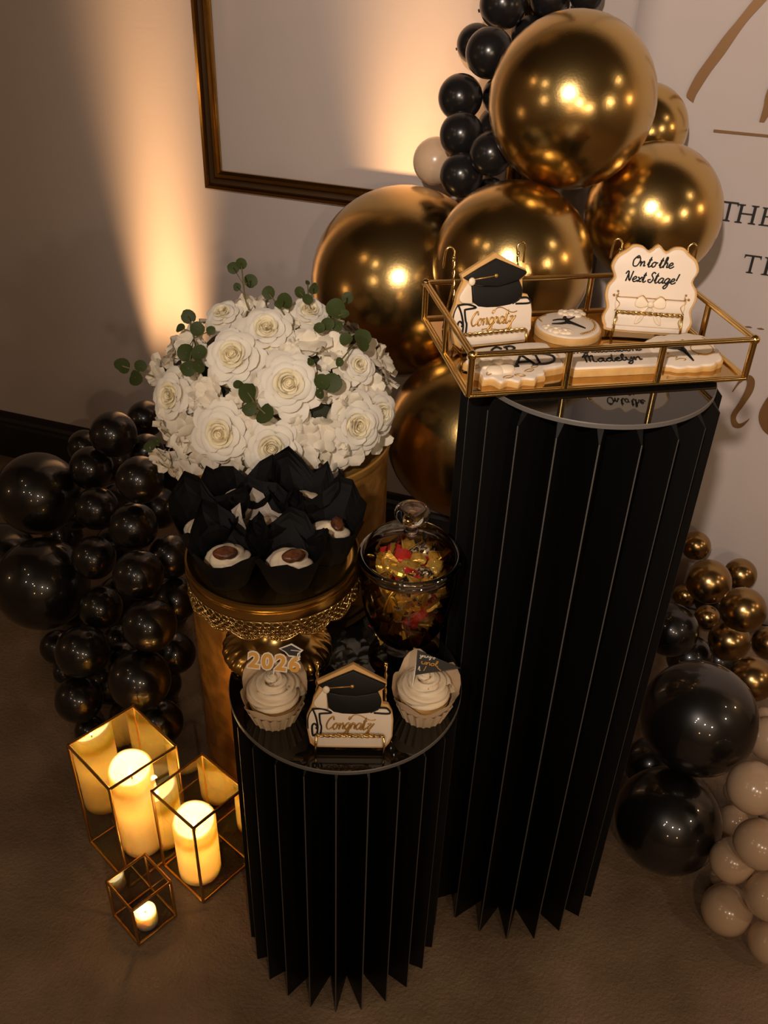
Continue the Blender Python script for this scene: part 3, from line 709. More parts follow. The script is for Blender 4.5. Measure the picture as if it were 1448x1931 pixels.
def flame(parent, z, s):
    prof = [(1e-4, 0), (.0017, .0015), (.0028, .005), (.0026, .009), (.0016, .014), (.0006, .018), (1e-4, .0205)]
    b = MB().lathe([(r*s, q*s) for r, q in prof], 12)
    return b.build('flame', M['flame'], parent, True, loc=(0, 0, z))
def pillar(label, loc, r, h, watts, z0=.0035):
    t = thing('pillar_candle', label, 'candle', (loc[0], loc[1], z0))
    def mod_z(r_, an, z): return z
    b = MB(); seg = 48
    prof = [(1e-4, 0), (r-.002, 0), (r, .002)] + [(r, h*k/6) for k in range(1, 6)] + [(r, h-.003), (r-.0012, h-.0008), (r-.003, h), (r-.0048, h-.0012), (r-.0055, h-.004), (r-.0075, h-.020), (r-.011, h-.0255), (r-.020, h-.0275), (1e-4, h-.028)]
    cavity = [(1e-4, .012), (r-.008, .012), (r-.006, .016), (r-.006, h-.042), (r-.010, h-.036), (1e-4, h-.0345)]
    b.lathe(prof, seg); b.lathe(cavity[::-1], seg)
    for p in b.v:                                             # slanted, softly melted rim: lower towards the front
        if p.z > h-.030: p.z += .0065*(p.y/r) + .0012*math.sin(3*math.atan2(p.y, p.x)+1)
    b.build('wax_body', M['wax'], t, True)
    MB().tube([(0, 0, h-.029), (.0006, 0, h-.024), (.0003, 0, h-.0195)], .0009, 6).build('wick', M['wick'], t)
    flame(t, h-.0225, 1.0)
    lamp('candle_light', 'POINT', (loc[0], loc[1], z0+h+.004), watts*4.4, (1.0, .50, .16), .005)
    lamp('candle_light', 'POINT', (loc[0], loc[1], z0+h*.56), watts*1.7, (1.0, .70, .43), .006)  # extra lamp inside the cavity, added to make the wax body glow
pillar('taller lit ivory pillar candle inside the tallest lantern', (-.393, .981), .0355, .190, .05)
pillar('shorter lit ivory pillar candle inside the middle lantern', (-.2860, .9320), .0350, .129, .05)
def tealight():
    x, y = -.3525, .8335
    t = thing('tealight_candle', 'small lit tealight inside the cube lantern', 'candle', (x, y, .0035))
    r, h = .0178, .030
    MB().lathe([(1e-4, 0), (r-.001, 0), (r, .001), (r, h*.5), (r-.0005, h*.52), (r-.0005, h-.001), (r-.0015, h), (r-.003, h-.001), (r-.004, h-.003), (1e-4, h-.0045)], 32).build('wax_body', M['wax'], t, True)
    MB().tube([(0, 0, h-.005), (.0004, 0, h+.001)], .0007, 6).build('wick', M['wick'], t)
    flame(t, h-.001, .8)
    lamp('candle_light', 'POINT', (x, y, .0035+h+.009), .15, (1.0, .52, .20), .004)
tealight()

# ------------------------------------------------------------------ cake stand
SX, SY, DZ = -.1345, .9050, .5345
PR, PZ = .1075, .6955
def cake_stand():
    t = thing('cake_stand', 'gold cake stand with a lace skirt full of black-wrapped muffins', 'cake stand', (SX, SY, DZ))
    H = PZ-DZ
    nfl = 24
    def flute(i, an): return 1 + (.045*(abs(math.cos(an*nfl/2))**.8-.5) if 3 <= i <= 6 else 0)
    foot = [(1e-4, 0), (.070, 0), (.072, .002), (.0715, .006), (.069, .011), (.064, .016), (.058, .020), (.052, .0225), (.0495, .024), (.0465, .025), (.0440, .027), (.040, .030), (.034, .034), (.028, .039), (.0235, .046), (.0215, .055), (.0215, .064),
            (.025, .070), (.028, .074), (.028, .079), (.0235, .083), (.021, .090), (.022, .100), (.027, .108), (.036, .115), (.047, .120), (.052, .124), (.052, .128), (.046, .131), (1e-4, .132)]
    MB().lathe(foot, 144, mod=flute).build('foot', M['gold_dark'], t, auto=1.2)
    top = [(1e-4, H-.012), (PR-.012, H-.012), (PR-.004, H-.010), (PR-.001, H-.008), (PR, H-.004), (PR-.0005, H), (PR-.003, H+.0012), (PR-.005, H), (PR-.007, H-.0028), (PR-.011, H-.0035), (PR-.0125, H-.0028), (1e-4, H-.0028)]
    MB().lathe(top, 96).build('plate', M['gold_dark'], t, auto=.9)
    MB().lathe([(PR-.0025, H-.022), (PR-.0005, H-.021), (PR, H-.018), (PR, H-.010), (PR-.0025, H-.009)], 96).build('rim_band', M['gold_dark'], t, auto=.9)
    b = MB(); N = 16; R = PR-.0008
    def P(a, z): return Vector((R*math.cos(a), R*math.sin(a), z))
    zt = H-.0195; st = 2*PI/N; q = random.Random(5)
    for k in range(N):
        a0 = k*st; us = [i/12 for i in range(13)]
        bot = lambda u: zt - .0225 - .0090*math.sin(PI*u)**.8
        b.tube([P(a0+st*u, bot(u)) for u in us], .0011, 5)
        b.tube([P(a0+st*u, bot(u)+.0042) for u in us], .0007, 4)
        for i in range(1, 12): b.ball(P(a0+st*us[i], bot(us[i])+.0021), .0012, 6, 4)
        b.tube([P(a0+st*u, zt-.0035) for u in us], .0007, 4)
        def ring(u, z, ru, rz, r=.0008, n=9):
            b.tube([P(a0+st*u+st*ru*math.cos(2*PI*i/n), z+rz*math.sin(2*PI*i/n)) for i in range(n)], r, 4, closed=True)
        for u in (.12, .37, .63, .88): ring(u, zt-.0072, .105, .0034)
        for u in (.0, .25, .5, .75): ring(u, zt-.0068, .03, .0016, .0006, 6)
        for u, z in ((.12, .0130), (.37, .0132), (.63, .0132), (.88, .0130), (.0, .0172), (.25, .0178), (.5, .0180), (.75, .0178), (.12, .0215), (.37, .0222), (.63, .0222), (.88, .0215), (.25, .0258), (.5, .0268), (.75, .0258)):
            ring(u, zt-z, .066, .0025, .0007, 8); b.ball(P(a0+st*u, zt-z), .0009, 5, 4)
        for sgn in (-1, 1):                                    # leaf scrolls
            b.tube(spline([P(a0+st*(.5+sgn*.03), zt-.0265), P(a0+st*(.5+sgn*.20), zt-.0230), P(a0+st*(.5+sgn*.30), zt-.0175), P(a0+st*(.5+sgn*.42), zt-.0115), P(a0+st*(.5+sgn*.49), zt-.0100)], 3), .0008, 4)
    b.build('lace_skirt', M['gold'], t, True)
    c = MB()
    c.lathe([(R-.0022, zt+.001), (R-.0022, zt-.0035)], 72)
    c.build('skirt_lining', M['gold_dark'], t, True)
    e = MB(); n = N*12; Ri = R-.0012; v = []
    for i in range(n):
        u = (i/12) % 1; a = st*i/12; zb = zt-.0220-.0088*math.sin(PI*u)**.8
        v += [(Ri*math.cos(a), Ri*math.sin(a), zt+.001), (Ri*math.cos(a), Ri*math.sin(a), zb), ((Ri-.0005)*math.cos(a), (Ri-.0005)*math.sin(a), zb), ((Ri-.0005)*math.cos(a), (Ri-.0005)*math.sin(a), zt+.001)]
    f = []
    for i in range(n):
        j = (i+1) % n
        f += [(4*i+1, 4*j+1, 4*j, 4*i), (4*i+2, 4*j+2, 4*j+1, 4*i+1), (4*i+3, 4*j+3, 4*j+2, 4*i+2)]
    e.add(v, f).build('skirt_backing', M['skirt'], t)
cake_stand()

# ------------------------------------------------------------------ muffins in paper wrappers
def tulip(seed, r0, r1, hc, tips, spread, n=32, jag=.3, face=None):
    """square paper pressed into a cup: fluted cup below, pointed flaps above (tips = list of (angle, height, half width))"""
    q = random.Random(seed); b = MB(); rows = 9; v = []
    for j in range(rows+1):
        for k in range(n):
            an = 2*PI*k/n; top = hc*1.04
            for (ta, th, tw) in tips:
                d = abs((an-ta+PI) % (2*PI)-PI)
                if d < tw: top = max(top, hc + th*(1-d/tw)**.8)
            t = j/rows; z = top*t
            r = r0 + (r1-r0)*min(1, z/hc)**.9
            sp = spread if face is None else spread*(.62+.38*math.sin(an+face))
            if z > hc: r = r1 + sp*(z-hc)*(1+.2*math.sin(3*an+seed)) - .9*max(0, z-hc-.02)**2/.04
            fold = (.04 if k % 2 else -.03)*(1-.6*t)
            r *= 1 + fold*jag*2 + (.05*math.sin(5*an+seed*1.7)*t)
            v.append((r*math.cos(an), r*math.sin(an), z))
    f = [(j*n+k, j*n+(k+1) % n, (j+1)*n+(k+1) % n, (j+1)*n+k) for j in range(rows) for k in range(n)]
    b.add(v, f); b.add(v[:n], [tuple(range(n-1, -1, -1))])
    return b
def swirl(r, h, lobes=6, turns=.9, z0=0.0, n=60, rows=16, base=.0):
    b = MB(); v = []
    for j in range(rows+1):
        t = j/rows; z = z0 + h*t
        rad = r*math.cos(t*PI/2)**.75*(1-.12*t) if t < 1 else 1e-4
        for k in range(n):
            an = 2*PI*k/n
            s = 1 + .24*(abs(math.sin(.5*(an*lobes + turns*2*PI*t*2.2)))-.6)*(1-t*.4)
            zz = z + .10*h*math.sin(an + t*9)*(1-t)
            v.append((rad*s*math.cos(an), rad*s*math.sin(an), zz))
    b.add(v, [(j*n+k, j*n+(k+1) % n, (j+1)*n+(k+1) % n, (j+1)*n+k) for j in range(rows) for k in range(n)])
    return b
def pecan(parent, loc, rot, s):
    b = MB(); n, rows = 18, 12; v = []
    for j in range(rows+1):
        t = PI*j/rows
        for k in range(n):
            an = 2*PI*k/n
            r = math.sin(t)*(1 + .10*math.sin(an*5+3*math.sin(t*2)) - .25*math.exp(-((an-PI/2)/.25)**2))
            v.append((-math.cos(t)*s*1.45, r*math.cos(an)*s*.85, r*math.sin(an)*s*.6))
    b.add(v, [(j*n+k, j*n+(k+1) % n, (j+1)*n+(k+1) % n, (j+1)*n+k) for j in range(rows) for k in range(n)])
    b.build('pecan', M['pecan'], parent, True, loc=loc, rot=rot)
def muffin(label, x, y, seed, tip, nut, frost=True, yaw=0.0, grey=False):
    t = thing('muffin', label, 'muffin', (x, y, PZ-.0025), (0, 0, yaw), 'muffins in black paper on the cake stand')
    q = random.Random(seed)
    # black outer square: four wide pointed flaps and folded corners between them
    tips = []
    for k in range(4):
        ta = PI/4+k*PI/2+q.uniform(-.22, .22); front = math.sin(ta+yaw) < -.2
        tips.append((ta, (tip*.62 if front else tip)*q.uniform(.85, 1.12), .80))
        ta = k*PI/2+q.uniform(-.25, .25); front = math.sin(ta+yaw) < -.2
        tips.append((ta, (tip*.45 if front else tip*.66)*q.uniform(.8, 1.2), .5))
    tulip(seed, .0225, .0335, .031, tips, .85, 20, .30, yaw).build('paper_wrapper', M['paper_k'], t)
    if grey:
        tg = [(.6, .034, .65), (2.2, .042, .7), (3.9, .010, .5), (5.3, .010, .5)]
        tulip(seed+9, .0215, .0300, .034, tg, .45, 20, .3, yaw).build('inner_paper', M['paper_g'], t)
    MB().lathe([(1e-4, .004), (.019, .004), (.0270, .026), (.024, .031), (.012, .034), (1e-4, .035)], 24).build('cake', M['cake'], t, True)
    if frost:
        s = swirl(.0262, .019, 6, .8, .029, 60, 12); s.build('frosting', M['frost'], t, True)
    if nut: pecan(t, (nut[0], nut[1], .0465), (.35, .1, nut[2]), .0100)
MUFF = [  # label, x, y, tip, nut, grey
    ('black-wrapped muffin at the front left of the cake stand with a pecan on its frosting', -.1800, .8500, .050, (.0, -.010, .3), 0),
    ('black-wrapped muffin at the front of the cake stand, pecan turned to the candy jar', -.1080, .8470, .050, (.0, -.010, -.2), 0),
    ('muffin with a grey translucent inner paper in the middle of the cake stand', -.1450, .9130, .048, None, 1),
    ('black-wrapped muffin on the right edge of the cake stand with a pecan', -.0660, .9050, .052, (-.004, -.010, -.5), 0),
    ('black-wrapped muffin on the left edge of the cake stand, its papers folded shut', -.2140, .9060, .056, None, 0),
    ('black-wrapped muffin at the back left of the cake stand, under the lowest rose', -.1800, .9700, .050, None, 0),
    ('black-wrapped muffin at the back right of the cake stand with tall pointed papers', -.1020, .9680, .056, None, 0),
]
for i, (lab, x, y, tip, nut, g) in enumerate(MUFF):
    muffin(lab, x, y, 21+i*5, tip, nut, True, i*.7, bool(g))

# ------------------------------------------------------------------ glass candy jar and its sweets
JX, JY = .0335, .9010
def candy_jar():
    t = thing('candy_jar', 'footed clear glass jar of wrapped sweets with a knobbed lid', 'jar', (JX, JY, DZ))
    MB().lathe([(1e-4, .0), (.046, .0), (.0475, .0012), (.0475, .0028), (.046, .004), (.030, .006), (.018, .009), (.0135, .013), (.0125, .017), (.014, .021), (.017, .024), (.012, .026), (1e-4, .0265)], 64).build('foot', M['jar'], t, True)
    body = [(.004, .0265), (.016, .0275), (.028, .033), (.039, .045), (.048, .062), (.0545, .083), (.0585, .105), (.0605, .127), (.0612, .143), (.0605, .152), (.0595, .158)]
    MB().lathe(body, 72).build('bowl', M['jar'], t, True)
    inner = [(max(1e-4, r-.0022), z+.002) for r, z in body]
    MB().lathe(inner, 72).build('bowl_inside', M['jar'], t, True)
    MB().lathe([(.0575, .155), (.0605, .154), (.0618, .157), (.0618, .160), (.0600, .162), (.0575, .1615), (.0575, .155)], 72).build('rim', M['rim'], t, True)
    li = t
    MB().lathe([(.0575, .1625), (.0625, .1622), (.0640, .1645), (.0640, .1675), (.0622, .170), (.0590, .1705), (.0565, .169), (.0560, .165), (.0575, .1625)], 72).build('lid_rim', M['rim'], li, True)
    MB().lathe([(.0570, .169), (.0555, .176), (.051, .184), (.043, .191), (.032, .1965), (.020, .200), (.010, .2025)], 72).build('lid', M['jar'], li, True)
    MB().lathe([(1e-4, .1995), (.009, .200), (.0095, .203), (.0065, .207), (.0060, .211), (.009, .215), (.0165, .219), (.0205, .224), (.0215, .229), (.0200, .234), (.0155, .2375), (.011, .2372), (1e-4, .2365)], 48).build('lid_knob', M['glass'], li, True)
candy_jar()
def sweets():
    q = random.Random(8)
    def body_mesh(m):
        b = MB(); n = 10; prof = [(-.0095, .0028), (-.008, .0062), (-.004, .0074), (.004, .0074), (.008, .0062), (.0095, .0028)]
        v = []
        for x, r in prof:
            for k in range(n):
                an = 2*PI*k/n; v.append((x*1.25, r*math.cos(an)*1.5, r*math.sin(an)*.8))
        b.add(v, [(j*n+k, j*n+(k+1) % n, (j+1)*n+(k+1) % n, (j+1)*n+k) for j in range(len(prof)-1) for k in range(n)])
        b.add(v[:n], [tuple(range(n-1, -1, -1))]); b.add(v[-n:], [tuple(range(n))])
        return mesh('candy', b.v, b.f, m, False)
    def twist_mesh(m, s):
        w = random.Random(s); v = [(0, 0, 0)]; n = 7
        for k in range(n):
            u = -1+2*k/(n-1); v.append((.0205*(1-.12*u*u)+w.uniform(-.0015, .0015), .0130*u, .0034*(-1)**k*(.4+abs(u))))
        v += [(-.001, -.0024, .0006), (-.001, .0024, -.0006)]
        f = [(0, 1+k, 2+k) for k in range(n-1)] + [(0, n+1, 1), (0, n, n+2)]
        return mesh('wrapper_twist', v, f, m, False)
    kinds = [('gold', body_mesh(M['foil_g']), [twist_mesh(M['foil_g'], s) for s in (1, 2)]), ('red', body_mesh(M['foil_r']), [twist_mesh(M['foil_g'], s) for s in (3, 4)]), ('printed', body_mesh(M['foil_k']), [twist_mesh(M['foil_g'], s) for s in (5, 6)])]
    TWR = [twist_mesh(M['foil_r'], s) for s in (7, 8)]
    prof = [(.030, .022), (.045, .037), (.062, .0455), (.083, .0515), (.105, .0555), (.127, .0570), (.150, .0570), (.165, .050), (.178, .040)]
    def Rz(z):
        for (z0, r0), (z1, r1) in zip(prof, prof[1:]):
            if z <= z1: return r0 + (r1-r0)*max(0, z-z0)/(z1-z0)
        return .03
    pts = []
    for _ in range(6000):
        z = q.uniform(.040, .163); R = Rz(z) - .0225
        if R < .004: continue
        rad = R*math.sqrt(q.uniform(.0, 1)); rad = R if q.random() < .45 else rad
        an = q.uniform(0, 2*PI); p = Vector((rad*math.cos(an), rad*math.sin(an), z))
        if all((p-o).length >.0165 for o in pts): pts.append(p)
        if len(pts) >= 66: break
    LAB = {'gold': 'sweet with a gold foil body in the glass jar', 'red': 'sweet with a red foil body in the glass jar', 'printed': 'sweet in dark printed film in the glass jar'}
    for p in pts:
        key, bm_, tw = kinds[q.choices((0, 1, 2), (.40, .36, .24))[0]]
        rad = Vector((p.x, p.y, 0)); an = math.atan2(p.y, p.x)
        rot = Euler((q.uniform(-.4, .4), q.uniform(-.6, .6), an + PI/2 + q.uniform(-.5, .5)))
        ends = tw if q.random() < .65 else TWR
        o = obj('candy', bm_, None, Vector((JX, JY, DZ)) + p, rot)
        tag(o, LAB[key], 'candy', 'wrapped sweets in the jar: ' + key)
        obj('wrapper_twist', ends[0], o, (.011, 0, 0), (q.uniform(0, 6), q.uniform(-.3, .3), q.uniform(-.4, .4)))
        obj('wrapper_twist', ends[1], o, (-.011, 0, 0), (q.uniform(0, 6), q.uniform(-.3, .3), PI + q.uniform(-.4, .4)))
sweets()

# ------------------------------------------------------------------ piped lettering
GL = {
 'a': (1.15, [[(.9,.85),(.5,1),(.1,.5),(.35,0),(.8,.4),(.92,.98),(.85,.2),(1.05,.02),(1.3,.3)]]),
 'c': (.95, [[(.8,.8),(.5,1),(.1,.5),(.4,0),(.8,.15),(1.0,.4)]]),
 'd': (1.15, [[(.9,.85),(.5,1),(.1,.5),(.35,0),(.8,.4),(1.0,2.0),(.88,.2),(1.1,.02),(1.3,.3)]]),
 'e': (.95, [[(.05,.35),(.5,.5),(.75,.8),(.45,1),(.1,.5),(.4,0),(.85,.15),(1.05,.4)]]),
 'g': (1.15, [[(.9,.85),(.5,1),(.1,.5),(.4,0),(.8,.5),(.92,1),(.85,-.5),(.5,-1),(.2,-.7),(.7,-.1),(1.25,.3)]]),
 'h': (1.0, [[(0,.2),(.45,1.4),(.42,2),(.22,1.8),(.15,0),(.2,.5),(.55,1),(.75,.7),(.75,.1),(1.1,.2)]]),
 'i': (.55, [[(0,.3),(.25,1),(.25,.2),(.55,.2)], [(.32,1.5),(.36,1.55)]]),
 'l': (.6, [[(0,.3),(.45,1.5),(.35,2),(.15,1.5),(.25,.1),(.65,.3)]]),
 'n': (1.0, [[(0,.6),(.15,1),(.2,0),(.3,.6),(.65,1),(.8,.6),(.8,.1),(1.1,.25)]]),
 'o': (1.0, [[(.5,1),(.1,.6),(.3,0),(.7,.2),(.75,.8),(.5,1),(.8,.8),(1.1,.9)]]),
 'r': (.8, [[(0,.2),(.2,1.1),(.3,.85),(.6,.9),(.6,.2),(.9,.2)]]),
 's': (.75, [[(0,.2),(.4,1.1),(.55,.4),(.3,0),(.05,.2)], [(.3,0),(.8,.3)]]),
 't': (.75, [[(0,.3),(.35,1.9),(.25,.2),(.5,0),(.8,.3)], [(0,1.3),(.6,1.38)]]),
 'u': (1.05, [[(0,.5),(.15,1),(.15,.2),(.5,0),(.8,.4),(.85,1),(.85,.2),(1.15,.2)]]),
 'x': (.95, [[(0,.9),(.3,.8),(.5,.1),(.95,.15)], [(.85,1),(.1,0)]]),
 'y': (1.1, [[(0,.8),(.15,1),(.2,.3),(.5,.1),(.85,1),(.8,-.5),(.45,-1),(.2,-.7),(.7,-.1),(1.2,.4)]]),
 'z': (1.0, [[(.1,.9),(.7,.95),(.2,.3),(.6,0),(.5,-.7),(.1,-.8),(.5,-.1),(1.2,1.0)]]),
 'C': (1.2, [[(1.15,1.5),(.9,2),(.3,1.5),(.1,.6),(.5,0),(1,.2),(1.25,.5)]]),
 'M': (1.75, [[(-.1,1.5),(.2,1.95),(.3,0)], [(.3,1.5),(.65,1.95),(.8,1.5),(.78,.1)], [(.8,1.5),(1.15,1.95),(1.3,1.5),(1.25,.2),(1.7,.1)]]),
 'N': (1.4, [[(-.15,1.4),(.1,1.95),(.38,1.7),(.28,0)], [(.38,1.7),(.95,.05),(1.15,2.05)]]),
 'O': (1.45, [[(.7,2),(.1,1.2),(.3,.1),(1,.1),(1.3,1.2),(.8,2),(.55,1.6),(1.2,1.7)]]),
 'S': (1.15, [[(1,1.75),(.6,2),(.35,1.5),(.85,.8),(.6,.05),(.1,.1),(-.05,.5),(.4,.6)]]),
 '!': (.5, [[(.35,2),(.15,.6)], [(.08,.05),(.1,.1)]]), '.': (.4, [[(.1,.0),(.14,.05)]]), ' ': (.45, []), '-': (.6, [[(0,.5),(.5,.5)]]),
 'G': (1.5, [[(1.2,1.5),(.8,2),(.2,1.5),(.1,.6),(.6,0),(1.15,.3),(1.2,.9),(.7,.9)]]),
 'R': (1.4, [[(.2,0),(.25,2)], [(0,1.8),(.7,2),(1.05,1.5),(.6,1),(.3,1)], [(.6,1),(1.2,0),(1.4,.1)]]),
 'A': (1.5, [[(0,0),(.65,2),(.75,2),(1.35,0)], [(.3,.7),(1.1,.7)], [(-.15,0),(.2,0)], [(1.15,0),(1.55,0)]]),
 'D': (1.5, [[(.2,0),(.2,2)], [(0,2),(.7,2),(1.3,1.4),(1.25,.5),(.7,0),(0,0)]]),
}
def write(b, text, x, y, xh, r, z, slant=.22, mi=0, width=None, sides=5, path=None):
    L = sum(GL[c][0] for c in text); k = xh if width is None else width/L
    cx = x
    for ch in text:
        adv, strokes = GL[ch]
        for s in strokes:
            pts = [Vector((cx + (p[0]+slant*p[1])*k, y + p[1]*xh + (path(cx + p[0]*k) if path else 0), z)) for p in s]
            b.tube(spline(pts, 4) if len(pts) > 2 else pts, r, sides, mi)
        cx += adv*k
def pipe(b, pts, r, z, mi=0, closed=False, per=4, sides=5):
    p = spline([Vector((*q, z)) for q in pts], per, closed)
    b.tube(p, r, sides, mi, closed=closed)
def area_ccw(o):
    a = sum(o[i-1][0]*o[i][1]-o[i][0]*o[i-1][1] for i in range(len(o)))
    return o if a > 0 else o[::-1]
def smooth_outline(pts, per=4):
    return area_ccw([(p.x, p.y) for p in spline([Vector((*q, 0)) for q in pts], per, True)])
def scallop(w, h, nx, ny, amp):
    """plaque outline with rounded lobes"""
    pts = []; n = 120
    for i in range(n):
        t = 2*PI*i/n; c, s = math.cos(t), math.sin(t); p = 3.2
        r = (abs(c)**p + abs(s)**p)**(-1/p)
        k = 1 - amp*(1-abs(math.sin(nx*t/2+PI*ny)))
        pts.append((w/2*r*c*k, h/2*r*s*k))
    return area_ccw(pts)

# ------------------------------------------------------------------ cookies
def easel(label, mw, lean, hp, ledge=.020, arch=True):
    """gold wire stand: local x right, y towards the back, z up; lean = how far the posts tilt back"""
    t = thing('cookie_easel', label, 'easel', mw[0], (0, 0, mw[1]), 'gold wire cookie easels')
    b = MB(); sl, cl = math.sin(lean), math.cos(lean); W = .040
    def twist(a, c, r=.0015, n=26):
        a, c = Vector(a), Vector(c); d = (c-a).normalized(); s = d.orthogonal().normalized(); u = d.cross(s)
        for ph in (0, PI):
            b.tube([a.lerp(c, i/n) + (s*math.cos(i*1.1+ph) + u*math.sin(i*1.1+ph))*r*.75 for i in range(n+1)], r*.8, 4)
    for s in (-1, 1):
        top = Vector((s*W, .006+hp*sl, hp*cl)); foot = Vector((s*W, .006, .0012))
        twist(foot, top)
        if arch: b.tube(spline([top, top+Vector((-s*.001, .002, .008)), top+Vector((s*.004, .003, .013)), top+Vector((s*.009, .003, .008)), top+Vector((s*.010, .004, -.012))], 4), .0014, 5)
        b.ball(top+Vector((0, 0, .001)), .0024, 8, 6)
        b.tube([foot, Vector((s*W, -.019, .0012)), Vector((s*W, -.0225, .004)), Vector((s*(W-.001), -.0225+ledge*sl*.6, ledge))], .0015, 5)
        b.tube([top*.75+foot*.25, Vector((s*W*.9, .055, .0012))], .0011, 5)
    y = -.0225+ledge*sl*.6
    twist((-W+.001, y, ledge), (W-.001, y, ledge), .0017, 34)
    b.tube([(-W, .006, .0012), (W, .006, .0012)], .0011, 5)
    b.tube([(-W*.9, .055, .0012), (W*.9, .055, .0012)], .0011, 5)
    b.build('wire_frame', M['gold'], t, True)
KX = 1/12726.; KY = KX/.88
def cp(a, b_): return ((a-715)*KX, (1370-b_)*KY)
def cap_cookie(label, loc, rot):
    t = thing('graduation_cookie', label, 'cookie', loc, rot, 'cap and scroll cookies')
    th = .0075
    out = area_ccw([cp(*p) for p in [(215, 430), (480, 310), (745, 185), (990, 310), (1240, 430), (1225, 490), (1180, 545), (1190, 730), (1270, 745), (1335, 860), (1352, 960), (1345, 1200), (1300, 1300), (1240, 1370), (200, 1370), (120, 1310), (75, 1100), (70, 930), (140, 780), (165, 670), (255, 520)]])
    MB().plate(out, 0, th, .0014).build('biscuit', M['biscuit'], t, auto=.8)
    z = th-.0002
    scroll = area_ccw([cp(*p) for p in [(95, 900), (125, 835), (165, 805), (700, 800), (1270, 790), (1310, 850), (1335, 950), (1332, 1190), (1290, 1250), (1240, 1340), (220, 1340), (165, 1250), (115, 1180), (92, 1080)]])
    MB().plate(scroll, z, z+.0026, .0016).build('scroll_icing', M['icing'], t, auto=1.2)
    band = area_ccw([cp(*p) for p in [(365, 555), (560, 590), (780, 605), (960, 580), (1110, 545), (1160, 640), (1170, 690), (1150, 780), (1100, 815), (980, 850), (780, 868), (600, 862), (470, 840), (390, 780)]])
    MB().plate(band, z, z+.0036, .0014).build('cap_band_icing', M['icing_k'], t, auto=1.2)
    board = area_ccw([cp(*p) for p in [(240, 468), (480, 360), (745, 255), (990, 350), (1222, 440), (1212, 480), (1095, 545), (950, 575), (790, 605), (600, 590), (430, 560), (300, 500)]])
    MB().plate(board, z, z+.0046, .0012).build('cap_board_icing', M['icing_k'], t, auto=1.2)
    tas = area_ccw([cp(*p) for p in [(315, 530), (250, 600), (180, 690), (175, 740), (215, 780), (380, 800), (372, 690), (362, 580)]])
    b = MB().plate(tas, z, z+.0040, .0014); kx, ky = cp(358, 515); b.ball((kx, ky, z+.0052), .0042, 10, 7, 0, (1, 1.15, .5))
    b.build('tassel_icing', M['icing_c'], t, auto=1.2)
    g = MB(); zg = z+.0050
    g.tube([(*cp(400, 492), zg), (*cp(735, 465), zg)], .0008, 6); bx, by = cp(735, 465); g.ball((bx, by, zg), .0024, 10, 7, 0, (1, 1, .6))
    g.build('tassel_cord', M['icing_g'], t, True)
    k = MB(); zk = z+.0028; C = lambda L: [cp(*p) for p in L]
    pipe(k, C([(150, 805), (300, 800), (440, 850), (280, 865), (262, 885), (275, 1000), (292, 1060), (275, 1190)]), .0012, zk)
    pipe(k, C([(165, 810), (205, 900), (232, 1010), (238, 1080), (225, 1160)]), .0012, zk)
    pipe(k, C([(215, 1160), (170, 1180), (155, 1120), (155, 1040), (185, 1010), (215, 1030), (235, 1065), (205, 1075)]), .0013, zk)
    pipe(k, C([(95, 1085), (88, 960), (115, 870), (160, 805)]), .0008, zk-.0006)
    k.build('outline_icing', M['icing_k'], t, True); k = MB()
    pipe(k, C([(1010, 840), (1110, 795), (1130, 775), (1250, 780), (1290, 850), (1060, 845)]), .0012, zk)
    k.build('outline_icing', M['icing_k'], t, True)
    w = MB(); x0, y0 = cp(345, 1085)
    write(w, 'Congratz', x0, y0, .0080, .0010, zk, .25, 0, .054)
    pipe(w, C([(690, 940), (705, 905), (735, 915), (700, 950), (760, 885), (850, 880), (1000, 950), (1090, 940)]), .0006, zk)
    pipe(w, C([(535, 1140), (640, 1135), (740, 1155), (860, 1165), (990, 1145)]), .0006, zk)
    for a in ((540, 1142), (740, 1158), (990, 1142)): w.ball((*cp(*a), zk), .0013, 8, 6)
    w.build('gold_script', M['icing_g'], t, True)
F0, FY = (-.0300, .7400, DZ+.0045), .03
cap_cookie('graduation cap and scroll cookie standing on the short pedestal', F0, (PI/2-.34, 0, FY))
easel('gold wire easel holding the cookie on the short pedestal', ((F0[0], F0[1]+.0085, DZ), FY), .34, .096, .029, False)

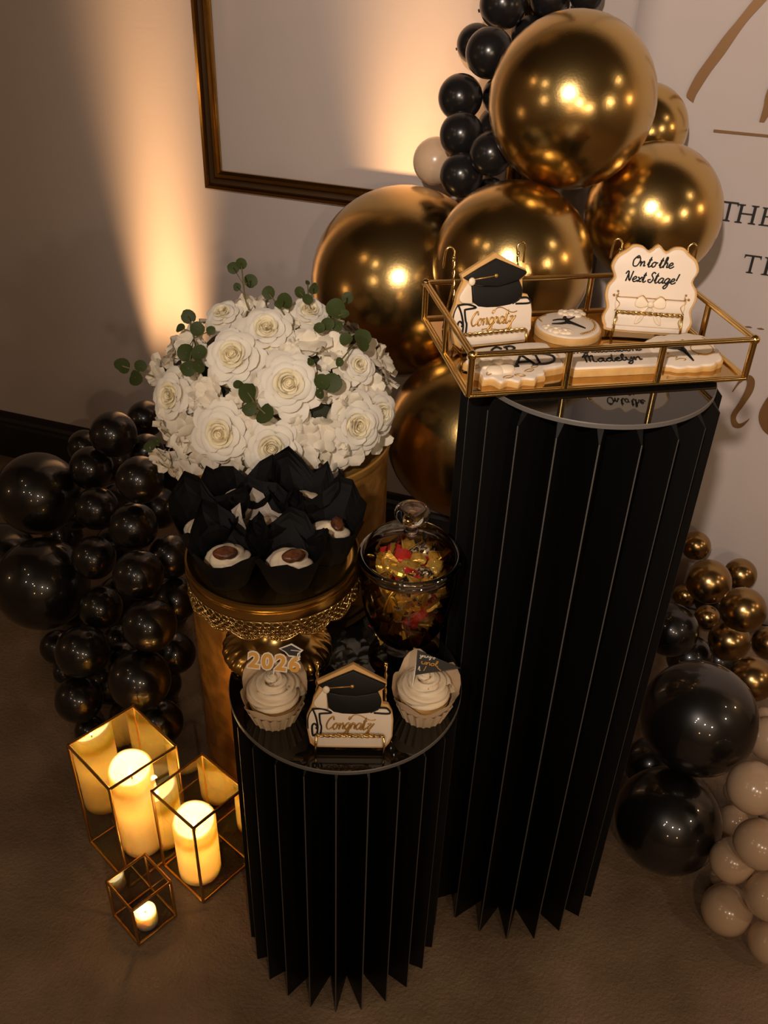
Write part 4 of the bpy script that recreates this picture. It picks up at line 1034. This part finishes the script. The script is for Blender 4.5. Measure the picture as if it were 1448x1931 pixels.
# ------------------------------------------------------------------ gold tray on the tall pedestal
TX, TY, TYAW, TA, TB = .2212, 1.0205, .2147, .1613, .1048
TZ0, TZ1 = .9262, .9800
TU = Vector((math.cos(TYAW), math.sin(TYAW), 0)); TV = Vector((-TU.y, TU.x, 0))
def tray_pt(u, v, z): return Vector((TX, TY, 0)) + TU*u + TV*v + Vector((0, 0, z))
def tray():
    t = thing('serving_tray', 'gold mirrored rectangular tray with open rails on the tall pedestal', 'tray', (TX, TY, TZ0), (0, 0, TYAW))
    w = .0072; H = TZ1-TZ0
    MB().plate([(-TA, -TB), (TA, -TB), (TA, TB), (-TA, TB)], .0005, .0030, 0).build('mirror_base', M['tray_mirror'], t)
    cs = [(-TA, -TB), (TA, -TB), (TA, TB), (-TA, TB)]
    for i in range(4):
        a, b = cs[i], cs[(i+1) % 4]
        for z, nm in ((w*.5, 'lower_rail'), (H-w*.5, 'upper_rail')):
            q = MB(); off = w*.26; n = Vector((b[1]-a[1], a[0]-b[0], 0)).normalized()*off      # twin brass strips with a seam between them
            for s in (-1, 1): q.bar((a[0]+n.x*s, a[1]+n.y*s, z), (b[0]+n.x*s, b[1]+n.y*s, z), w*.62)
            q.build(nm, M['gold'], t, auto=.9)
        posts = [0] + ([1/3., 2/3.] if i % 2 == 0 else [.5])
        for p in posts:
            x, y = a[0]+(b[0]-a[0])*p, a[1]+(b[1]-a[1])*p
            MB().bar((x, y, w*.4), (x, y, H-w*.4), w*.95).build('post', M['gold'], t, auto=.9)
    for c in cs:
        MB().ball((*c, H-.004), .0058, 10, 7).build('corner_cap', M['gold'], t, True)
tray()
TF = TZ0+.0032
A0 = tray_pt(-.104, .012, TF+.0042)
cap_cookie('graduation cap and scroll cookie standing at the left of the gold tray', A0, (PI/2-.2, 0, TYAW+.10))
easel('gold wire easel behind the cap cookie in the tray', (tray_pt(-.1045, .0205, TF), TYAW+.10), .2, .100, .024)
def plaque_cookie():
    loc = tray_pt(.096, .022, TF+.0040); yaw = TYAW-.30
    t = thing('plaque_cookie', 'scalloped white plaque cookie with black script standing at the right of the tray', 'cookie', loc, (PI/2-.22, 0, yaw))
    W, Hh = .108, .104; th = .0075
    def sh(k, dy=0):
        P = [(-.38, .0), (-.47, .06), (-.50, .16), (-.465, .27), (-.50, .40), (-.49, .52), (-.43, .62), (-.475, .74), (-.43, .86), (-.34, .93), (-.27, .99), (-.17, .985), (-.09, .935), (0, 1.01), (.09, .935), (.17, .985), (.27, .99), (.34, .93), (.43, .86), (.475, .74), (.43, .62), (.49, .52), (.50, .40), (.465, .27), (.50, .16), (.47, .06), (.38, .0)]
        return smooth_outline([(x*W*k, (y-.5)*Hh*k+.5*Hh) for x, y in P], 3)
    MB().plate(sh(1), 0, th, .0014).build('biscuit', M['biscuit'], t, auto=.8)
    z = th-.0002
    MB().plate(sh(.955), z, z+.0026, .0018).build('icing', M['icing'], t, auto=1.2)
    b = MB(); zi = z+.0028
    write(b, 'On to the', -.0285, .0790, .0060, .00088, zi, .2, 0, .048)
    write(b, 'Next Stage!', -.0345, .0610, .0060, .00088, zi, .2, 0, .062)
    b.build('black_script', M['icing_k'], t, True)
    s = MB(); s.plate(area_ccw([(-.040, .026), (.040, .026), (.042, .034), (.040, .042), (-.040, .042), (-.042, .034)]), z+.002, z+.0050, .0022)
    s.plate(area_ccw([(-.038, .008), (.038, .008), (.040, .015), (.038, .023), (-.038, .023), (-.040, .015)]), z+.002, z+.0045, .0020)
    s.build('scroll_icing', M['icing'], t, auto=1.2)
    w = MB()
    for sg in (-1, 1):
        w.plate(smooth_outline([(sg*.001, .036), (sg*.010, .045), (sg*.017, .042), (sg*.018, .033), (sg*.009, .031)]), z+.004, z+.0072, .002)
        w.plate(smooth_outline([(sg*.001, .034), (sg*.012, .026), (sg*.016, .012), (sg*.009, .014), (sg*.004, .024)]), z+.004, z+.0064, .0015)
    w.ball((0, .036, z+.007), .0042, 10, 7, 0, (1, 1, .6)); w.build('bow_icing', M['icing_c'], t, auto=1.2)
    g = MB()
    for sg in (-1, 1):
        pipe(g, [(sg*.039, .047), (sg*.041, .040), (sg*.036, .034), (sg*.041, .026)], .0006, z+.0050)
        pipe(g, [(sg*.040, .024), (sg*.036, .016), (sg*.041, .008)], .0006, z+.0046)
        for y in (.049, .044): g.ball((sg*.040, y, z+.0045), .0014, 8, 6)
        g.ball((sg*.044, .044, z+.0040), .0016, 8, 6)
    pipe(g, [(-.040, .0425), (0, .0428), (.040, .0425)], .0005, z+.0040); pipe(g, [(-.017, .042), (-.010, .046), (-.001, .037), (.010, .046), (.017, .042)], .0005, z+.0072)
    g.build('gold_piping', M['icing_g'], t, True)
    easel('gold wire easel holding the plaque cookie in the tray', (tray_pt(.096, .022, TF) + Vector((.0085*math.sin(-yaw), .0085*math.cos(yaw), 0)), yaw), .22, .094, .032)
plaque_cookie()
def dancer(b, ox, oy, s, z0, z1, rot=0.0):
    c, sn = math.cos(rot), math.sin(rot)
    def T(P): return [(ox+s*(x*c-y*sn), oy+s*(x*sn+y*c)) for x, y in P]
    def limb(P, r0, r1, n=5):
        p = spline([Vector((*q, z1)) for q in T(P)], n); k = len(p)
        b.tube(p, [s*(r0+(r1-r0)*i/(k-1)) for i in range(k)], 6)
    limb([(0, .05), (.05, .30)], .12, .10)                     # trunk
    x, y = T([(.08, .50)])[0]; b.ball((x, y, z1), s*.10, 10, 7)
    limb([(.05, .30), (-.30, .42), (-.62, .40)], .055, .03); limb([(.05, .28), (.35, .36), (.62, .52)], .055, .03)
    limb([(0, .0), (-.40, -.05), (-.85, .05)], .09, .035); limb([(.02, .0), (.22, -.40), (.42, -.85)], .09, .035)
    b.plate(area_ccw(T([(-.25, -.02), (-.05, .12), (.12, .10), (.22, -.12), (.02, -.2)])), z0, z1+.0004, .0002)
def round_cookie():
    t = thing('round_cookie', 'round white cookie with a leaping black dancer lying in the middle of the tray', 'cookie', tray_pt(.004, .042, TF), (0, 0, TYAW))
    MB().plate(circ(0, 0, .041, 40), 0, .0085, .0018).build('biscuit', M['biscuit'], t, auto=.8)
    MB().plate(circ(0, 0, .0390, 40), .0083, .0112, .0020).build('icing', M['icing'], t, auto=1.2)
    b = MB(); dancer(b, .002, .004, .026, .0110, .0118, .15); b.build('dancer_icing', M['icing_k'], t, True)
    g = MB(); pipe(g, [(.024, .024), (.033, .010), (.031, -.010), (.020, -.025), (.004, -.032)], .0011, .0116); pipe(g, [(-.030, .010), (-.030, .022), (-.018, .030)], .0009, .0116)
    for i in range(14): an = -1.4+i*.16; g.ball((.033*math.cos(an), .033*math.sin(an), .0120), .0013, 7, 5)
    g.build('gold_piping', M['icing_g'], t, True)
    for (x, y, r) in ((.022, .030, .012), (.008, .034, .009), (-.022, -.016, .010), (-.012, -.022, .009), (-.028, -.006, .007)):
        f = MB()
        for k in range(5):
            an = 2*PI*k/5+x*90; f.ball((x+.5*r*math.cos(an), y+.5*r*math.sin(an), .0118), r*.55, 9, 6, 0, (1, 1, .42))
        f.ball((x, y, .0135), r*.32, 8, 6, 0, (1, 1, .6))
        f.build('flower_icing', M['icing_c'], t, True)
round_cookie()
def grad_cookie():
    t = thing('grad_cookie', 'white cookie with piped flower and black block letters at the front left of the tray', 'cookie', tray_pt(-.096, -.052, TF+.001), (.10, 0, TYAW+.06))
    P = [(.052, .036), (.056, .024), (.057, -.010), (.052, -.018), (.030, -.022), (.026, -.032), (.016, -.034), (.010, -.041), (-.002, -.037), (-.010, -.043), (-.020, -.036), (-.030, -.041), (-.036, -.030), (-.047, -.030), (-.046, -.018), (-.055, -.010), (-.049, .0), (-.056, .010), (-.046, .018), (-.040, .030), (-.030, .036), (.0, .038), (.03, .040)]
    o = smooth_outline(P, 3)
    MB().plate(o, 0, .0085, .0015).build('biscuit', M['biscuit'], t, auto=.8)
    MB().plate([(x*.965, y*.95) for x, y in o], .0083, .0112, .0018).build('icing', M['icing'], t, auto=1.2)
    b = MB(); z = .0118
    write(b, 'GR', -.020, .012, .0095, .0015, z, .05, 0, .034); write(b, 'AD', -.002, -.012, .0105, .0015, z, .05, 0, .052)
    b.build('black_letters', M['icing_k'], t, True)
    for (x, y, r) in ((-.022, -.006, .019), (-.038, .012, .012)):
        f = MB()
        for k in range(5):
            an = 2*PI*k/5+.4; f.ball((x+.55*r*math.cos(an), y+.55*r*math.sin(an), .0118), r*.58, 12, 8, 0, (1, .9, .38))
        f.ball((x, y, .0165), r*.34, 10, 7, 0, (1, 1, .5))
        f.build('flower_icing', M['icing_c'], t, True)
    g = MB()
    for (x, y, a) in ((.010, -.022, .2), (.020, -.014, .5), (-.004, -.030, -.3), (-.018, -.031, .1), (-.036, -.020, .8), (-.046, -.006, .5)):
        c, s = math.cos(a)*.006, math.sin(a)*.006; pipe(g, [(x-c, y-s), (x-s*.4, y+c*.4), (x+c, y+s), (x+s*.4, y-c*.4)], .0006, .0114, closed=True)
    g.build('gold_piping', M['icing_g'], t, True)
grad_cookie()
def name_cookie():
    t = thing('plaque_cookie', 'long white cookie with two lines of black script at the tray front', 'cookie', tray_pt(.018, -.050, TF), (0, 0, TYAW-.03))
    P = area_ccw([(-.050, -.030), (.050, -.030), (.058, -.020), (.058, .020), (.050, .030), (-.050, .030), (-.058, .020), (-.058, -.018)])
    MB().plate(P, 0, .0085, .0015).build('biscuit', M['biscuit'], t, auto=.8)
    MB().plate([(x*.965, y*.94) for x, y in P], .0083, .0112, .0018).build('icing', M['icing'], t, auto=1.2)
    b = MB(); write(b, 'Congratulations', -.050, .008, .0072, .0009, .0116, .2, 0, .094); write(b, 'Madelyn', -.034, -.0165, .0085, .0010, .0116, .2, 0, .068)
    b.build('black_script', M['icing_k'], t, True)
name_cookie()
def dancer_cookie():
    t = thing('dancer_cookie', 'scalloped white cookie with black dancer and gold discs at the front right of the tray', 'cookie', tray_pt(.113, -.046, TF+.0005), (.12, -.05, TYAW-.02))
    o = [(x, y) for x, y in scallop(.086, .076, 14, 0, .06)]
    MB().plate(o, 0, .0085, .0015).build('biscuit', M['biscuit'], t, auto=.8)
    MB().plate([(x*.955, y*.95) for x, y in o], .0083, .0112, .0018).build('icing', M['icing'], t, auto=1.2)
    b = MB(); dancer(b, -.002, .002, .029, .0110, .0120, -.35); b.build('dancer_icing', M['icing_k'], t, True)
    g = MB(); pipe(g, circ(.022, -.002, .013, 14, .012), .0006, .0114, closed=True)
    for (x, y) in ((-.028, .008), (-.026, -.004), (-.020, -.014), (-.012, -.020)): pipe(g, [(x-.006, y), (x, y+.002), (x+.006, y), (x+.003, y-.003)], .0007, .0114)
    pipe(g, [(.012, -.014), (.022, -.016), (.033, -.012)], .0010, .0116); pipe(g, [(.030, .016), (.034, .006), (.037, .012), (.033, .022)], .0005, .0114)
    g.build('gold_piping', M['icing_g'], t, True)
    d = MB(); d.plate(circ(.022, -.002, .0125, 20, .0115), .0110, .0120, .0006); d.build('disc_icing', M['icing_c'], t, auto=1)
dancer_cookie()

# ------------------------------------------------------------------ two large cupcakes with picks
def cupcake(label, loc, yaw, tips, seed):
    t = thing('cupcake', label, 'cupcake', loc, (0, 0, yaw), 'large cupcakes in cream tulip papers')
    # fluted baking cup
    b = MB(); n = 44
    def md(i, an): return 1 + (  .045 if int(an*n/(2*PI)+.5) % 2 else -.045)
    b.lathe([(1e-4, 0), (.0236, 0), (.0268, .010), (.0300, .020), (.0322, .026)], n, mod=md); b.build('baking_cup', M['paper_w'], t)
    tulip(seed, .0232, .0325, .032, tips, .26, 40, .06).build('tulip_paper', M['paper_w'], t, True)
    MB().lathe([(1e-4, .004), (.020, .004), (.0270, .026), (.024, .028), (1e-4, .029)], 32).build('cake', M['cake'], t, True)
    fr = MB(); q = random.Random(seed)
    # piped rosette: a coiled rope of frosting with ridges, rising to a peak
    N = 150; v = []; sd = 20
    pts = []
    for i in range(N+1):
        a = i/N; an = 5.4*PI*a; r = .0215*(1-a)**.8 + .001; pts.append(Vector((r*math.cos(an), r*math.sin(an), .036 + .026*a**1.1)))
    base = len(fr.v)
    for i, p in enumerate(pts):
        d = (pts[min(N, i+1)]-pts[max(0, i-1)]).normalized(); s = d.cross(Vector((0, 0, 1))).normalized(); u = s.cross(d)
        w = .0098*(1-.55*i/N)
        for k in range(sd):
            an = 2*PI*k/sd; rr_ = w*(1+.30*math.cos(5*an + i*.26))
            v.append(p + s*rr_*math.cos(an) + u*rr_*math.sin(an))
    fr.add(v, [(i*sd+k, i*sd+(k+1) % sd, (i+1)*sd+(k+1) % sd, (i+1)*sd+k) for i in range(N) for k in range(sd)])
    fr.ball((0, 0, .034), .0278, 24, 10, 0, (1, 1, .30)); fr.ball(pts[-1], .0048, 10, 7)
    fr.build('frosting', M['frost'], t, True)
    g = MB()
    for _ in range(9):
        an = q.uniform(PI, 2*PI); r = q.uniform(.004, .021); g.ball((r*math.cos(an), r*math.sin(an), .050+.012*(1-r/.021)), .0011, 8, 6)
    g.build('sugar_pearls', M['gold'], t, True)
    t.scale = (1.12, 1.12, 1.03)
    return t
CA = cupcake('cupcake with a 2026 pick, left of the cap cookie', (-.1240, .7870, DZ), .0, [(PI/2+.62, .038, .85), (PI/2-.62, .038, .85), (PI*1.10, .016, .6), (-.25, .017, .6), (-PI/2+.55, .008, .5), (-PI/2-.5, .009, .5)], 4)
CB = cupcake('cupcake with a black pennant pick, right of the cap cookie', (.0575, .8010, DZ), .0, [(PI/2+.25, .036, .75), (.45, .036, .75), (PI*.93, .022, .7), (-PI/2-.75, .010, .6), (-PI/2+.45, .006, .5), (-.35, .014, .5)], 9)
def font_mesh(text, size, offset, extrude):
    c = bpy.data.curves.new('lettering', 'FONT'); c.body = text; c.size = size; c.offset = offset; c.extrude = extrude
    c.align_x = 'CENTER'; c.align_y = 'CENTER'; c.resolution_u = 3; c.space_character = 1.2
    o = bpy.data.objects.new('lettering', c); COL.objects.link(o)
    dg = bpy.context.evaluated_depsgraph_get()
    me = bpy.data.meshes.new_from_object(o.evaluated_get(dg)); bpy.data.objects.remove(o)
    return me
def number_pick():
    loc = Vector((.001, .0050, .0790)); rot = (PI/2-.45, 0, -.10)
    root = bpy.data.objects.new('topper_pick', None); COL.objects.link(root); root.parent = CA; root.location = loc; root.rotation_euler = rot
    for off, ex, m, z, nm in ((.0022, .0006, 'card_white', 0, 'white_edge'), (.0008, .0003, 'card_gold', .0008, 'gold_numerals')):
        me = font_mesh('2026', .0240, off, ex); me.materials.clear(); me.materials.append(M[m]); obj(nm, me, root, (0, 0, z))
    cx, cy = .0170, .0172
    P = [(-.0115, 0), (0, .0062), (.0115, .0008), (.0075, -.0035), (.0072, -.0068), (-.0015, -.0068), (-.0055, -.0028)]
    MB().plate(area_ccw([(cx+x*1.14, cy+y*1.18) for x, y in P]), -.0006, .0006).build('cap_edge', M['card_white'], root)
    MB().plate(area_ccw([(cx+x*.93, cy+y*.9) for x, y in P]), .0006, .0013).build('cap', M['card_black'], root)
    b = MB(); b.tube([(cx, cy, .0016), (cx+.0098, cy, .0016), (cx+.0098, cy-.006, .0016)], .0005, 5); b.ball((cx+.0098, cy-.0065, .0016), .0012, 8, 6); b.build('tassel', M['card_white'], root)
    MB().tube([(0, -.008, -.0012), (0, -.030, -.0012)], .0009, 6).build('stick', M['card_white'], root)
number_pick()
def pennant_pick():
    root = bpy.data.objects.new('pennant_pick', None); COL.objects.link(root); root.parent = CB
    root.location = (.007, -.001, .0775); root.rotation_euler = (PI/2-.40, .17, -.05)
    MB().plate(area_ccw([(-.0205, .0145), (.0290, .0030), (-.0165, -.0150)]), -.0004, .0004).build('pennant', M['card_black'], root)
    w = MB(); write(w, 'ynurz o', -.0165, .0075, .0022, .0003, .0007, .0, 0, .0165, 4); pipe(w, [(-.0150, -.0080), (-.0143, -.0035), (-.0132, -.0085), (-.0125, -.0080)], .0004, .0007)
    w.build('white_lettering', M['card_white'], root)
    g = MB(); write(g, 'unol', -.0135, -.0005, .0032, .00045, .0007, .0, 0, .0180, 4); pipe(g, [(-.0090, -.0080), (-.0080, -.0052), (-.0074, -.0020)], .0004, .0007); pipe(g, [(.0040, -.001), (.0075, -.0032), (.0090, -.0040)], .0004, .0007)
    g.build('gold_lettering', M['card_gold'], root)
    MB().tube([(-.0190, .012, -.001), (-.0165, -.030, -.001)], .0008, 6).build('stick', M['card_white'], root)
pennant_pick()
